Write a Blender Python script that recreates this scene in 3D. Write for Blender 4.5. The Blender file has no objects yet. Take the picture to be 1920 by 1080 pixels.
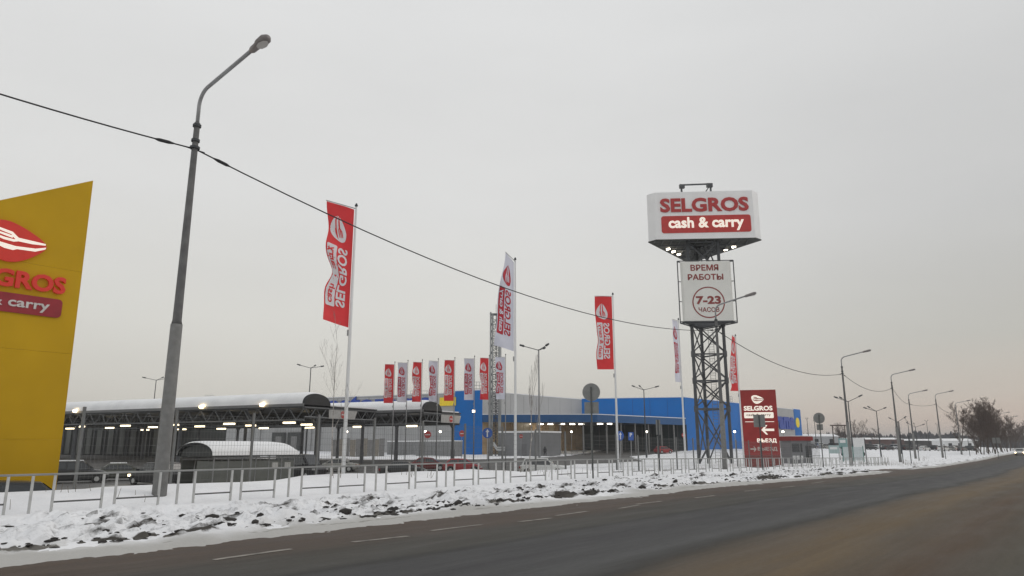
import bpy, bmesh, math, random
import numpy as np
from mathutils import Vector, Matrix, noise
random.seed(7)
SC = bpy.context.scene
COL = SC.collection
R = math.radians
# ---------------------------------------------------------------- camera
F, PITCH = 1336.0, R(12.45)
cam = bpy.data.objects.new('camera', bpy.data.cameras.new('camera'))
cam.data.sensor_width = 36; cam.data.lens = 36 * F / 1920
cam.data.clip_start = .1; cam.data.clip_end = 6000
cam.rotation_euler = (math.pi / 2 + PITCH, 0, 0)
COL.objects.link(cam); SC.camera = cam
# ---------------------------------------------------------------- world: overcast winter sky
W = bpy.data.worlds.new('World'); SC.world = W; W.use_nodes = True
nt = W.node_tree; nd = nt.nodes; lk = nt.links; nd.clear()
def N(t, **k):
    n = nd.new(t)
    for a, b in k.items(): setattr(n, a, b)
    return n
wo = N('ShaderNodeOutputWorld'); bg1 = N('ShaderNodeBackground'); bg2 = N('ShaderNodeBackground'); mx = N('ShaderNodeMixShader')
sky = N('ShaderNodeTexSky', sky_type='NISHITA'); sky.sun_disc = False
SUN_EL, SUN_AZ = R(9), R(70)
sky.sun_elevation = SUN_EL; sky.sun_rotation = SUN_AZ
lk.new(sky.outputs[0], bg1.inputs[0]); bg1.inputs[1].default_value = .06
tc = N('ShaderNodeTexCoord'); sx = N('ShaderNodeSeparateXYZ'); lk.new(tc.outputs['Generated'], sx.inputs[0])
def ramp(stops):
    r = N('ShaderNodeValToRGB'); e = r.color_ramp.elements
    e[0].position, e[0].color = stops[0][0], (*stops[0][1], 1); e[1].position, e[1].color = stops[-1][0], (*stops[-1][1], 1)
    for p, c in stops[1:-1]:
        k = e.new(p); k.color = (*c, 1)
    return r
left = ramp([(0, (.57, .54, .48)), (.05, (.63, .605, .55)), (.16, (.69, .68, .64)), (.32, (.71, .71, .70)), (.6, (.72, .725, .725)), (1, (.70, .705, .71))])
right = ramp([(0, (.50, .40, .34)), (.025, (.60, .475, .40)), (.06, (.55, .49, .435)), (.13, (.51, .50, .465)), (.28, (.57, .57, .565)), (.6, (.66, .665, .665)), (1, (.70, .705, .71))])
lk.new(sx.outputs[2], left.inputs[0]); lk.new(sx.outputs[2], right.inputs[0])
mr = N('ShaderNodeMapRange', interpolation_type='SMOOTHSTEP'); mr.inputs[1].default_value = -.02; mr.inputs[2].default_value = .66
lk.new(sx.outputs[0], mr.inputs[0])
mc = N('ShaderNodeMix', data_type='RGBA'); lk.new(mr.outputs[0], mc.inputs[0]); lk.new(left.outputs[0], mc.inputs[6]); lk.new(right.outputs[0], mc.inputs[7])
# faint cloud mottling
nz = N('ShaderNodeTexNoise'); nz.inputs['Scale'].default_value = 2.2; nz.inputs['Detail'].default_value = 4
mp = N('ShaderNodeMapping'); mp.inputs['Scale'].default_value = (1, 1, 3.5); lk.new(tc.outputs['Generated'], mp.inputs[0]); lk.new(mp.outputs[0], nz.inputs[0])
m2 = N('ShaderNodeMapRange'); m2.inputs[1].default_value = .3; m2.inputs[2].default_value = .7; m2.inputs[3].default_value = .968; m2.inputs[4].default_value = 1.03
lk.new(nz.outputs[0], m2.inputs[0])
vm = N('ShaderNodeVectorMath', operation='SCALE'); lk.new(mc.outputs[2], vm.inputs[0]); lk.new(m2.outputs[0], vm.inputs['Scale'])
lk.new(vm.outputs[0], bg2.inputs[0]); bg2.inputs[1].default_value = 1.09
mx.inputs[0].default_value = .93
lk.new(bg1.outputs[0], mx.inputs[1]); lk.new(bg2.outputs[0], mx.inputs[2]); lk.new(mx.outputs[0], wo.inputs[0])
sun = bpy.data.objects.new('sun', bpy.data.lights.new('sun', 'SUN')); COL.objects.link(sun)
sun.data.energy = .5; sun.data.angle = R(25); sun.data.color = (1, .93, .85)
sun.rotation_euler = (R(90) - SUN_EL - R(25), 0, R(180) - SUN_AZ)
SC.view_settings.view_transform = 'Standard'; SC.view_settings.look = 'None'
SC.view_settings.exposure = 0; SC.view_settings.gamma = 1; SC.view_settings.use_curve_mapping = False
SC.cycles.max_bounces = 6; SC.cycles.transparent_max_bounces = 12
# ---------------------------------------------------------------- frames: u along the road, n to its left
RA = math.atan2(1090, 1368)
U = Vector((math.sin(RA), math.cos(RA), 0)); NV = Vector((-math.cos(RA), math.sin(RA), 0))
A = Vector((-.893, .45, 0)); B = Vector((.45, .893, 0))      # the store's own two directions
ROADROT = math.atan2(U.y, U.x)
def ray(px, py):
    r = (px - 960) / F; u = (540 - py) / F
    return Vector((r, math.cos(PITCH) - u * math.sin(PITCH), math.sin(PITCH) + u * math.cos(PITCH)))
def at(px, py, Y): d = ray(px, py); return d * (Y / d.y)
def RP(px, py, p): d = ray(px, py); return d * (p / d.dot(NV))
def ps(x, y): return x * NV.x + y * NV.y, x * U.x + y * U.y
def W2(p, s, z=0): v = NV * p + U * s; return Vector((v.x, v.y, z))
def cs(s): return np.interp(s, [50, 75, 182, 1000], [0, 1.2, 3.6, 20])
def road_z(s): return -1.5 - np.interp(s, [25, 30, 37, 55, 73, 90, 130, 171, 260], [0, .04, .12, .32, .55, .65, .68, .52, .45])
def lot_z(Y): return np.interp(Y, [72, 96, 120, 145, 172, 230, 420, 900], [-2.9, -2.3, -2.1, -1.8, -1.05, -.85, -.5, -.4])
def sst(a, b, x):
    t = np.clip((x - a) / (b - a), 0, 1); return t * t * (3 - 2 * t)
def h(x, y):
    p, s = ps(x, y); q = p - cs(s)
    rz = road_z(s)
    crest = np.interp(s, [12, 17, 23, 32, 60], [.46, .52, .42, .2, .1])
    gap = sst(55, 59, s) * (1 - sst(73, 78, s))
    a = np.interp(q, [-9, -7.6, 11, 11.6, 13, 15, 17.2], [-.15, -.15, -.12, .02, .10, .17, .17])
    a = a * (1 - gap * (q < 13.5)) + -.12 * gap * (q < 13.5)
    b = .17 + (crest - .17) * sst(17, 18.6, q)
    pr = np.where(q < 17.2, a, b)
    w = np.where(s > 75, sst(20, 60, q), sst(19.5, 27.5, q))
    lz = lot_z(y)
    left_ = (rz + pr) * (1 - w) + lz * w
    rr = rz + np.where(q < -8, .1, pr)
    return np.where(q < 0, rr, left_)
def H(x, y): return float(h(x, y))
def GH(px, py):
    d = ray(px, py); t = 5.0
    while t < 700 and d.z * t > H(d.x * t, d.y * t): t += .25
    return Vector((d.x * t, d.y * t, H(d.x * t, d.y * t)))
def onY(px, Y):                                            # ground point in column px at depth Y
    x = (px - 960) / 1368 * Y; return Vector((x, Y, H(x, Y)))
def onP(px, p):
    r = (px - 960) / 1368; return onY(px, p / (NV.y + NV.x * r))
# ---------------------------------------------------------------- materials
MATS = {}
def mat(name, col, rough=.6, metal=0, var=.12, scale=3.0, em=None, es=0, bump=0, bscale=30, spec=.5, alpha=None, trans=None):
    if name in MATS: return MATS[name]
    m = bpy.data.materials.new(name); m.use_nodes = True; t = m.node_tree; b = t.nodes['Principled BSDF']
    b.inputs['Roughness'].default_value = rough; b.inputs['Metallic'].default_value = metal; b.inputs['Specular IOR Level'].default_value = spec
    c = t.nodes.new('ShaderNodeTexCoord'); n = t.nodes.new('ShaderNodeTexNoise'); n.inputs['Scale'].default_value = scale; n.inputs['Detail'].default_value = 5
    t.links.new(c.outputs['Object'], n.inputs[0])
    mr_ = t.nodes.new('ShaderNodeMapRange'); mr_.inputs[1].default_value = .3; mr_.inputs[2].default_value = .7; mr_.inputs[3].default_value = 1 - var; mr_.inputs[4].default_value = 1 + var
    t.links.new(n.outputs[0], mr_.inputs[0])
    v = t.nodes.new('ShaderNodeVectorMath'); v.operation = 'SCALE'; v.inputs[0].default_value = col; t.links.new(mr_.outputs[0], v.inputs['Scale'])
    t.links.new(v.outputs[0], b.inputs['Base Color'])
    if em: b.inputs['Emission Color'].default_value = (*em, 1); b.inputs['Emission Strength'].default_value = es
    if alpha is not None: b.inputs['Alpha'].default_value = alpha
    if trans is not None: b.inputs['Transmission Weight'].default_value = trans
    if bump:
        n2 = t.nodes.new('ShaderNodeTexNoise'); n2.inputs['Scale'].default_value = bscale; n2.inputs['Detail'].default_value = 4; t.links.new(c.outputs['Object'], n2.inputs[0])
        bp = t.nodes.new('ShaderNodeBump'); bp.inputs['Strength'].default_value = bump; bp.inputs['Distance'].default_value = .05
        t.links.new(n2.outputs[0], bp.inputs['Height']); t.links.new(bp.outputs[0], b.inputs['Normal'])
    MATS[name] = m; return m
CONC = mat('pole_concrete', (.20, .20, .195), .85, var=.15, scale=6, bump=.3)
GALV = mat('galvanised_steel', (.30, .305, .31), .5, .3, var=.12, scale=8)
GALVL = mat('light_galvanised_steel', (.50, .51, .51), .45, .2, var=.1, scale=8)
DARK = mat('dark_steel', (.055, .06, .065), .55, .3, var=.2, scale=5)
TOWER = mat('tower_steel', (.085, .09, .095), .6, .3, var=.2, scale=2)
WHITEP = mat('white_paint', (.72, .73, .73), .4, var=.05, scale=2)
BOARD = mat('sign_face_white', (.84, .84, .84), .45, var=.04, scale=.8)
RED = mat('sign_red', (.50, .035, .03), .4, var=.1, scale=2)
REDLET = mat('letter_red', (.42, .03, .03), .4, var=.08, scale=3)
REDLIT = mat('backlit_red', (.55, .03, .02), .4, var=.05, em=(.8, .04, .02), es=.12)
DRED = mat('pylon_red', (.30, .018, .016), .38, var=.12, scale=1)
LITW = mat('backlit_white', (.8, .76, .7), .5, var=.02, em=(1, .86, .72), es=.45)
YEL = mat('pylon_yellow', (.54, .325, .010), .5, spec=.18, var=.07, scale=.5, em=(.46, .285, .02), es=.0)
RUB = mat('rubber', (.02, .02, .02), .8)
GLASS = mat('car_glass', (.02, .025, .03), .12, spec=.8, var=0)
LAMPON = mat('lamp_lit', (.9, .85, .7), .5, em=(1, .84, .55), es=3.2, var=0)
FLOOD = mat('floodlight_lit', (.9, .85, .7), .5, em=(1, .75, .42), es=12, var=0)
COOL = mat('white_lamp_lit', (.9, .9, .85), .5, em=(1, .90, .74), es=8, var=0)
BLUE = mat('facade_blue', (.002, .15, .50), .5, spec=.2, var=.08, scale=.3)
BLUED = mat('letter_blue', (.01, .06, .38), .4, var=.05)
GREYW = mat('facade_grey', (.40, .405, .41), .6, var=.05, scale=.3)
WOODP = mat('entrance_cladding', (.42, .29, .16), .6, var=.25, scale=.6)
BOXG = mat('cabin_grey', (.18, .185, .195), .6, var=.08, scale=.7)
CABLE = mat('cable_black', (.02, .02, .022), .7, var=0)
BLUES = mat('sign_blue', (.02, .10, .42), .4, var=.05)
SIGNB = mat('sign_back_grey', (.22, .225, .22), .6, .2, var=.12, scale=6)
BARK = mat('bark_brown', (.075, .058, .048), .9, var=.3, scale=6)
BIRCH = mat('birch_bark', (.34, .32, .30), .85, var=.5, scale=9)
TWIG = mat('twig_brown', (.092, .066, .054), .9, var=.2)
def snow_mat(name, dirt=.0, base=(.88, .89, .91), sc=1.0):
    m = bpy.data.materials.new(name); m.use_nodes = True; t = m.node_tree; b = t.nodes['Principled BSDF']; L = t.links.new
    b.inputs['Roughness'].default_value = .85; b.inputs['Specular IOR Level'].default_value = .25
    g = t.nodes.new('ShaderNodeNewGeometry')
    n = t.nodes.new('ShaderNodeTexNoise'); n.inputs['Scale'].default_value = .5 * sc; n.inputs['Detail'].default_value = 8; n.inputs['Roughness'].default_value = .65; L(g.outputs['Position'], n.inputs[0])
    cr = t.nodes.new('ShaderNodeValToRGB'); e = cr.color_ramp.elements
    e[0].position = .3; e[0].color = (base[0] * .86, base[1] * .86, base[2] * .87, 1); e[1].position = .62; e[1].color = (*base, 1)
    L(n.outputs[0], cr.inputs[0])
    out = cr.outputs[0]
    if dirt:
        at_ = t.nodes.new('ShaderNodeAttribute'); at_.attribute_name = 'soil'
        n3 = t.nodes.new('ShaderNodeTexNoise'); n3.inputs['Scale'].default_value = 7; n3.inputs['Detail'].default_value = 6; n3.inputs['Roughness'].default_value = .7; L(g.outputs['Position'], n3.inputs[0])
        ad = t.nodes.new('ShaderNodeMath'); ad.operation = 'MULTIPLY_ADD'; L(n3.outputs[0], ad.inputs[0]); ad.inputs[1].default_value = .9; L(at_.outputs['Fac'], ad.inputs[2])
        mm = t.nodes.new('ShaderNodeMapRange'); mm.inputs[1].default_value = .62; mm.inputs[2].default_value = .98; L(ad.outputs[0], mm.inputs[0])
        mxx = t.nodes.new('ShaderNodeMix'); mxx.data_type = 'RGBA'; L(mm.outputs[0], mxx.inputs[0]); L(out, mxx.inputs[6]); mxx.inputs[7].default_value = (.05, .045, .04, 1)
        at2 = t.nodes.new('ShaderNodeAttribute'); at2.attribute_name = 'slush'
        m3 = t.nodes.new('ShaderNodeMix'); m3.data_type = 'RGBA'; L(at2.outputs['Fac'], m3.inputs[0]); L(mxx.outputs[2], m3.inputs[6]); m3.inputs[7].default_value = (.33, .32, .29, 1)
        out = m3.outputs[2]
    L(out, b.inputs['Base Color'])
    n2 = t.nodes.new('ShaderNodeTexNoise'); n2.inputs['Scale'].default_value = 9 * sc; n2.inputs['Detail'].default_value = 7; L(g.outputs['Position'], n2.inputs[0])
    bp = t.nodes.new('ShaderNodeBump'); bp.inputs['Strength'].default_value = .5; bp.inputs['Distance'].default_value = .06; L(n2.outputs[0], bp.inputs['Height']); L(bp.outputs[0], b.inputs['Normal'])
    MATS[name] = m; return m
SNOW = snow_mat('snow_field'); SNOWB = snow_mat('snow_ploughed', dirt=1); SNOWR = snow_mat('snow_roof', base=(.90, .91, .92), sc=.7)
def asphalt_mat(name, kind):
    m = bpy.data.materials.new(name); m.use_nodes = True; t = m.node_tree; b = t.nodes['Principled BSDF']; L = t.links.new
    uv = t.nodes.new('ShaderNodeUVMap'); uv.uv_map = 'lane'
    sp = t.nodes.new('ShaderNodeSeparateXYZ'); L(uv.outputs[0], sp.inputs[0])     # x = distance along, y = distance across
    def noi(scx, scy, det=5, rough=.6):
        mp_ = t.nodes.new('ShaderNodeMapping'); mp_.inputs['Scale'].default_value = (scx, scy, 1); L(uv.outputs[0], mp_.inputs[0])
        n = t.nodes.new('ShaderNodeTexNoise'); n.inputs['Scale'].default_value = 1; n.inputs['Detail'].default_value = det; n.inputs['Roughness'].default_value = rough; L(mp_.outputs[0], n.inputs[0]); return n.outputs[0]
    def math_(op, a, b_=None, c=None):
        n = t.nodes.new('ShaderNodeMath'); n.operation = op
        for i, v in enumerate((a, b_, c)):
            if v is None: continue
            if isinstance(v, (int, float)): n.inputs[i].default_value = v
            else: L(v, n.inputs[i])
        return n.outputs[0]
    if kind == 'road':
        wob = math_('MULTIPLY_ADD', noi(.10, .25, 3), 1.5, -.75)
        y = math_('ADD', sp.outputs[1], wob)
        dv = math_('DIVIDE', math_('ADD', y, 10), 25)
        cr = t.nodes.new('ShaderNodeValToRGB'); L(dv, cr.inputs[0]); e = cr.color_ramp.elements
        br, gy, dk, ol = (.070, .052, .040), (.044, .044, .046), (.026, .026, .024), (.050, .047, .036)
        br2 = (.112, .078, .040); brd = (.068, .043, .024)
        st = [(-9, ol), (0, ol), (1.0, (.062, .054, .038)), (1.9, brd), (2.6, (.080, .060, .038)), (3.3, br2), (4.2, (.095, .072, .047)), (4.7, (.030, .029, .026)), (5.1, (.060, .061, .061)), (6.2, gy), (7.3, (.046, .046, .047)), (7.5, dk), (7.75, (.050, .048, .042)), (8.8, (.048, .044, .037)), (9.6, br), (10.7, (.078, .058, .046)), (13, (.085, .062, .046))]
        e[0].position = (st[0][0] + 10) / 25; e[0].color = (*st[0][1], 1); e[1].position = (st[-1][0] + 10) / 25; e[1].color = (*st[-1][1], 1)
        for p_, c_ in st[1:-1]:
            k = e.new((p_ + 10) / 25); k.color = (*c_, 1)
        col = cr.outputs[0]
    else:
        cr = t.nodes.new('ShaderNodeValToRGB'); e = cr.color_ramp.elements
        e[0].position = .3; e[0].color = (.055, .054, .052, 1); e[1].position = .75; e[1].color = (.15, .145, .14, 1)
        L(noi(.12, .35, 6), cr.inputs[0]); col = cr.outputs[0]
    s1 = noi(.35, 1.6, 6, .65); s2 = noi(9, 14, 6, .75)
    f = math_('MULTIPLY', math_('MULTIPLY_ADD', s1, .7, .65), math_('MULTIPLY_ADD', s2, .8, .6))
    v = t.nodes.new('ShaderNodeVectorMath'); v.operation = 'SCALE'; L(col, v.inputs[0]); L(f, v.inputs['Scale']); L(v.outputs[0], b.inputs['Base Color'])
    s3 = noi(.045, 2.6, 5, .7); f = math_('MULTIPLY', f, math_('MULTIPLY_ADD', s3, .9, .55)); L(f, v.inputs['Scale']); L(math_('MULTIPLY_ADD', s1, .5, .42), b.inputs['Roughness']); b.inputs['Specular IOR Level'].default_value = .22
    bp = t.nodes.new('ShaderNodeBump'); bp.inputs['Strength'].default_value = .6; bp.inputs['Distance'].default_value = .02; L(noi(14, 22, 5, .7), bp.inputs['Height']); L(bp.outputs[0], b.inputs['Normal'])
    return m
ROADM = asphalt_mat('road_asphalt', 'road'); LOTM = asphalt_mat('lot_asphalt', 'lot')
# ---------------------------------------------------------------- object helpers
def new(name, me, parent=None, loc=(0, 0, 0), rz=0):
    o = bpy.data.objects.new(name, me); COL.objects.link(o); o.location = loc; o.rotation_euler = (0, 0, rz)
    if parent: o.parent = parent
    return o
def tag(o, label=None, cat=None, group=None, kind=None):
    for k, v in (('label', label), ('category', cat), ('group', group), ('kind', kind)):
        if v: o[k] = v
    return o
def thing(name, label, cat, loc, rz=0, group=None): return tag(new(name, None, None, loc, rz), label, cat, group)
class MB:
    def __init__(s): s.v = []; s.f = []; s.mi = []; s.m = 0
    def add(s, vs, fs):
        k = len(s.v); s.v += [tuple(v) for v in vs]; s.f += [tuple(i + k for i in f) for f in fs]; s.mi += [s.m] * len(fs); return s
    def box(s, x0, x1, y0, y1, z0, z1):
        return s.add([(x, y, z) for z in (z0, z1) for x, y in ((x0, y0), (x1, y0), (x1, y1), (x0, y1))], [(3, 2, 1, 0), (4, 5, 6, 7), (0, 1, 5, 4), (1, 2, 6, 5), (2, 3, 7, 6), (3, 0, 4, 7)])
    def prism(s, poly, z0, z1):
        n = len(poly); return s.add([(x, y, z0) for x, y in poly] + [(x, y, z1) for x, y in poly], [tuple(range(n))[::-1], tuple(range(n, 2 * n))] + [(i, (i + 1) % n, n + (i + 1) % n, n + i) for i in range(n)])
    def tube(s, pts, r, n=8, cap=True):
        pts = [Vector(p) for p in pts]; rs = r if isinstance(r, (list, tuple)) else [r] * len(pts); vs = []; fs = []
        d0 = (pts[1] - pts[0]).normalized(); ref = Vector((0, 0, 1)) if abs(d0.z) < .9 else Vector((1, 0, 0)); a = d0.cross(ref).normalized()
        for i, p in enumerate(pts):
            d = (pts[min(i + 1, len(pts) - 1)] - pts[max(i - 1, 0)]).normalized()
            a = (a - d * a.dot(d)).normalized(); b = d.cross(a)
            for k in range(n):
                t = 2 * math.pi * k / n; vs.append(p + (a * math.cos(t) + b * math.sin(t)) * rs[i])
        for i in range(len(pts) - 1):
            for k in range(n): fs.append((i * n + k, i * n + (k + 1) % n, (i + 1) * n + (k + 1) % n, (i + 1) * n + k))
        if cap: fs += [tuple(range(n))[::-1], tuple(range((len(pts) - 1) * n, len(pts) * n))]
        return s.add(vs, fs)
    def bar(s, a, b, w, h_=None): return s.tube([a, b], w * .7, 4)
    def build(s, name, m, parent=None, loc=(0, 0, 0), rz=0, smooth=False):
        me = bpy.data.meshes.new(name); me.from_pydata(s.v, [], s.f)
        for x in (m if isinstance(m, (list, tuple)) else [m]): me.materials.append(x)
        if any(s.mi): me.polygons.foreach_set('material_index', s.mi)
        if smooth: me.polygons.foreach_set('use_smooth', [True] * len(s.f))
        me.update(); return new(name, me, parent, loc, rz)
def copy_tree(o, loc=None, rz=None, parent=None):
    c = o.copy(); COL.objects.link(c); c.parent = parent
    if loc is not None: c.location = loc
    if rz is not None: c.rotation_euler = (0, 0, rz)
    for ch in list(KIDS.get(o.name, [])): pass
    for ch in [x for x in list(o.children)]: copy_tree(ch, None, None, c)
    return c
KIDS = {}
def recolor(root, frm, to):
    for o in [root] + list(root.children_recursive):
        if o.type == 'MESH':
            if any(s.material and s.material.name == frm.name for s in o.material_slots):
                for sl in o.material_slots:
                    if sl.material and sl.material.name == frm.name: sl.link = 'OBJECT'; sl.material = to
def sheet(name, m, P, Q, fn, uvname=None, uv=None, kind='structure', smooth=True, attrs=None):
    P = np.asarray(P); Q = np.asarray(Q); a, b = len(P), len(Q)
    PP, QQ = np.meshgrid(P, Q, indexing='ij'); X, Y, Z = fn(PP, QQ)
    v = np.stack([X, Y, Z], -1).reshape(-1, 3)
    idx = np.arange(a * b).reshape(a, b)
    f = np.stack([idx[:-1, :-1], idx[1:, :-1], idx[1:, 1:], idx[:-1, 1:]], -1).reshape(-1, 4)
    me = bpy.data.meshes.new(name); me.vertices.add(len(v)); me.vertices.foreach_set('co', v.ravel())
    me.loops.add(f.size); me.loops.foreach_set('vertex_index', f.ravel()); me.polygons.add(len(f))
    me.polygons.foreach_set('loop_start', np.arange(len(f)) * 4); me.polygons.foreach_set('loop_total', np.full(len(f), 4))
    me.polygons.foreach_set('use_smooth', np.full(len(f), smooth)); me.update(calc_edges=True); me.validate()
    if uvname:
        l = me.uv_layers.new(name=uvname); u2 = np.stack([PP.reshape(-1), QQ.reshape(-1)], -1)[f.ravel()]; l.data.foreach_set('uv', u2.ravel())
    for k, val in (attrs or {}).items():
        at_ = me.attributes.new(k, 'FLOAT', 'POINT'); at_.data.foreach_set('value', val(PP, QQ).ravel())
    me.materials.append(m); o = new(name, me); tag(o, kind=kind); return o
# ---------------------------------------------------------------- ground
def frac(x, y, sc, oc=4, seed=0):
    return noise.fractal(Vector((x * sc + seed, y * sc - seed, seed * .7)), 1.0, 2.0, oc)
vfrac = np.vectorize(frac, otypes=[float], excluded=[2, 3, 4])
lotpoly = [W2(26, -60), W2(26, 26), W2(26.5, 40), GH(985, 881), GH(1040, 876), GH(1120, 869), GH(1210, 866.5), GH(1185, 856), GH(1330, 842), GH(1326, 838.5), GH(1150, 843), GH(1040, 857), GH(900, 861.5), GH(565, 863), onY(480, 118), onY(380, 128), onY(120, 160), W2(150, -60)]
lotpoly = [(v.x, v.y) for v in lotpoly]
def inpoly(x, y, poly):
    x = np.asarray(x); y = np.asarray(y); ins = np.zeros(x.shape, bool); n = len(poly); j = n - 1
    for i in range(n):
        xi, yi = poly[i]; xj, yj = poly[j]
        c = ((yi > y) != (yj > y)) & (x < (xj - xi) * (y - yi) / ((yj - yi) + 1e-12) + xi); ins ^= c; j = i
    return ins
def spaced(lo, dlo, dhi, hi, d0, g):
    out = [0.0]; d = d0
    vals = list(np.arange(dlo, dhi, d0)); x = dhi; d = d0
    while x < hi: vals.append(x); d *= g; x += d
    vals.append(hi); x = dlo; d = d0; l = []
    while x > lo: d *= g; x -= d; l.append(x)
    return np.array(sorted(l + vals))
Sg = spaced(-1500, -20, 120, 3500, .8, 1.05); Pg = spaced(-1500, 8, 40, 3500, .45, 1.035)
def gfn(S, P):
    X = P * NV.x + S * U.x; Y = P * NV.y + S * U.y; Z = h(X, Y)
    q = P - cs(S); m = np.clip((q - 17) / 2, 0, 1) * (np.hypot(X, Y) < 400)
    nn = np.zeros_like(Z); k = m > 0
    nn[k] = vfrac(X[k], Y[k], .30, 5, 3) * .13 + np.maximum(0, vfrac(X[k], Y[k], .07, 3, 9)) * .22
    inside = inpoly(X, Y, lotpoly)
    nn = np.where(inside, -.04, np.maximum(nn, -.04) + .03)
    return X, Y, Z + nn * m
sheet('snow_field', SNOW, Sg, Pg, gfn)
def rfn(S, P):
    q = P + cs(S); X = q * NV.x + S * U.x; Y = q * NV.y + S * U.y
    return X, Y, road_z(S) + 0 * P
Ssr = np.concatenate([np.arange(-40, 140, 1.0), np.arange(140, 900, 8.0)])
sheet('road', ROADM, Ssr, np.concatenate([np.arange(-8, 11, 1.0), [11, 12, 13.6]]), rfn, 'lane')
def edge_fn(S, P): return rfn(S, P)
# asphalt of the car park, draped a hand above the snow base
xs = np.arange(-140, 46, 1.0); ys = np.arange(-10, 180, 1.0)
bm = bmesh.new(); lay = bm.loops.layers.uv.new('lane'); vv = {}
XX, YY = np.meshgrid(xs + .5, ys + .5, indexing='ij'); INS = inpoly(XX, YY, lotpoly)
for i in range(len(xs)):
    for j in range(len(ys)):
        if not INS[i, j]: continue
        q = []
        for a_, b_ in ((0, 0), (1, 0), (1, 1), (0, 1)):
            key = (xs[i] + a_, ys[j] + b_)
            if key not in vv: vv[key] = bm.verts.new((key[0], key[1], H(*key) + .03))
            q.append(vv[key])
        f = bm.faces.new(q)
        for l in f.loops: l[lay].uv = (l.vert.co.x, l.vert.co.y)
me = bpy.data.meshes.new('car_park'); bm.to_mesh(me); bm.free(); me.materials.append(LOTM); tag(new('car_park', me), kind='structure')
# ploughed bank along the kerb
def lumps(S, q):
    env = sst(11.5, 12.6, q) * (1 - sst(14.9, 16.0, q)); X = S; n1 = vfrac(S, q * 1.3, .9, 5, 11); n2 = np.abs(vfrac(S, q * 1.2, 2.3, 4, 23)); n3 = vfrac(S, q, 6.5, 3, 5)
    return env, n1, n2, n3
def bankfn(hgt, s_end0, s_end1):
    def fn(S, P):
        q = P + cs(S); X = q * NV.x + S * U.x; Y = q * NV.y + S * U.y
        env, n1, n2, n3 = lumps(S, P); e = sst(s_end0[0], s_end0[1], S) * (1 - sst(s_end1[0], s_end1[1], S))
        prof = np.interp(P, [10.7, 10.95, 11.2, 12.0, 12.5, 13.6, 14.4, 15.6, 17.0], [-.02, .0, .045, .06, .11, .17, .20, .17, .12]) 
        z = prof + env * hgt * (n1 * .13 + n2 * .12 - .02 + n3 * .06) + .018 * n3 + .02 * n1
        z = z * e - .06 * (1 - e)
        z = np.maximum(z, np.where(P > 11.3, .03 * e, -.1))
        return X + n3 * .06 * env, Y + n1 * .08 * env, road_z(S) + z
    return fn
def soil(S, P):
    n = vfrac(S, P * 1.6, .8, 4, 31); n2 = vfrac(S * 1.3, P * 5.0, 1.0, 4, 41); n4 = vfrac(S, P * .4, .45, 3, 77)
    line = np.exp(-((P - 12.1 - .22 * n) / .20) ** 2) * sst(-.15, .25, n4 + .5 * n); edge_ = np.exp(-((P - 11.35 - .1 * n) / .06) ** 2) * .5 * sst(0, .4, n)
    band = sst(12.2, 12.7, P) * (1 - sst(14.4, 15.2, P))
    return np.clip(line * 1.1 + edge_ + band * (.16 + .75 * np.maximum(0, n2 - .12)), 0, 1)
def slush(S, P): return (1 - sst(11.3, 12.3, P + .5 * vfrac(S, P, .6, 3, 55))) * .75
Qb = np.concatenate([[10.55, 10.7], np.arange(10.8, 11.6, .1), np.arange(11.6, 16, .075), [16.2, 16.5, 16.8, 17.05]])
Sb = np.concatenate([np.arange(-9, 30, .08), np.arange(30, 62, .14)])
bank = sheet('snow_bank', SNOWB, Sb, Qb, bankfn(1, (-30, -20), (55.5, 58.5)), attrs={'soil': soil, 'slush': slush})
bank2 = sheet('snow_bank', SNOWB, np.arange(70, 330, .5), Qb[::2], bankfn(.55, (74, 79), (900, 901)), attrs={'soil': lambda S, P: soil(S, P) * .6, 'slush': slush})
# dirt clods lying in the bank
me = bpy.data.meshes.new('clod'); bm = bmesh.new(); bmesh.ops.create_icosphere(bm, subdivisions=1, radius=1); ic = [v.co.copy() for v in bm.verts]; icf = [tuple(v.index for v in f.verts) for f in bm.faces]; bm.free()
mb = MB(); rnd = random.Random(3); bf = bankfn(1, (-30, -20), (55.5, 58.5))
def clod(s, q, r):
    X, Y, Z = bf(np.array([[s]]), np.array([[q]])); c = Vector((float(X[0, 0]), float(Y[0, 0]), float(Z[0, 0]) - r * .1))
    k = Vector((rnd.uniform(.8, 2.4), rnd.uniform(.6, 1.1), rnd.uniform(.35, .8))) * r; ph = rnd.random() * 50
    M = Matrix.Rotation(ROADROT + rnd.gauss(0, .35), 3, 'Z')
    mb.add([c + M @ Vector((v.x * k.x, v.y * k.y, v.z * k.z)) * (1 + .45 * noise.noise(v * 1.7 + Vector((ph, 0, 0)))) for v in ic], icf)
cl = [(rnd.uniform(-4, 55), rnd.uniform(12.2, 14.4)) for _ in range(46)]
for _ in range(2300):
    if rnd.random() < .42: s, q = rnd.uniform(-5, 56), rnd.gauss(12.1, .16)
    elif rnd.random() < .6:
        c0 = rnd.choice(cl); s, q = rnd.gauss(c0[0], .55), rnd.gauss(c0[1], .28)
    else: s, q = rnd.uniform(-5, 56), rnd.uniform(12, 15)
    if q < 11.5 or q > 15.6: continue
    if noise.noise(Vector((s * .35, q, 7))) < -.08 and rnd.random() < .85: continue
    clod(s, q, min(.12, .016 + rnd.expovariate(42)))
mb.build('dirt_clods', mat('frozen_soil', (.035, .032, .030), .95, var=.35, scale=8), smooth=False); tag(bpy.data.objects['dirt_clods'], 'dark clods of frozen soil strewn over the ploughed snow bank', 'soil', kind='stuff')
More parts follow.
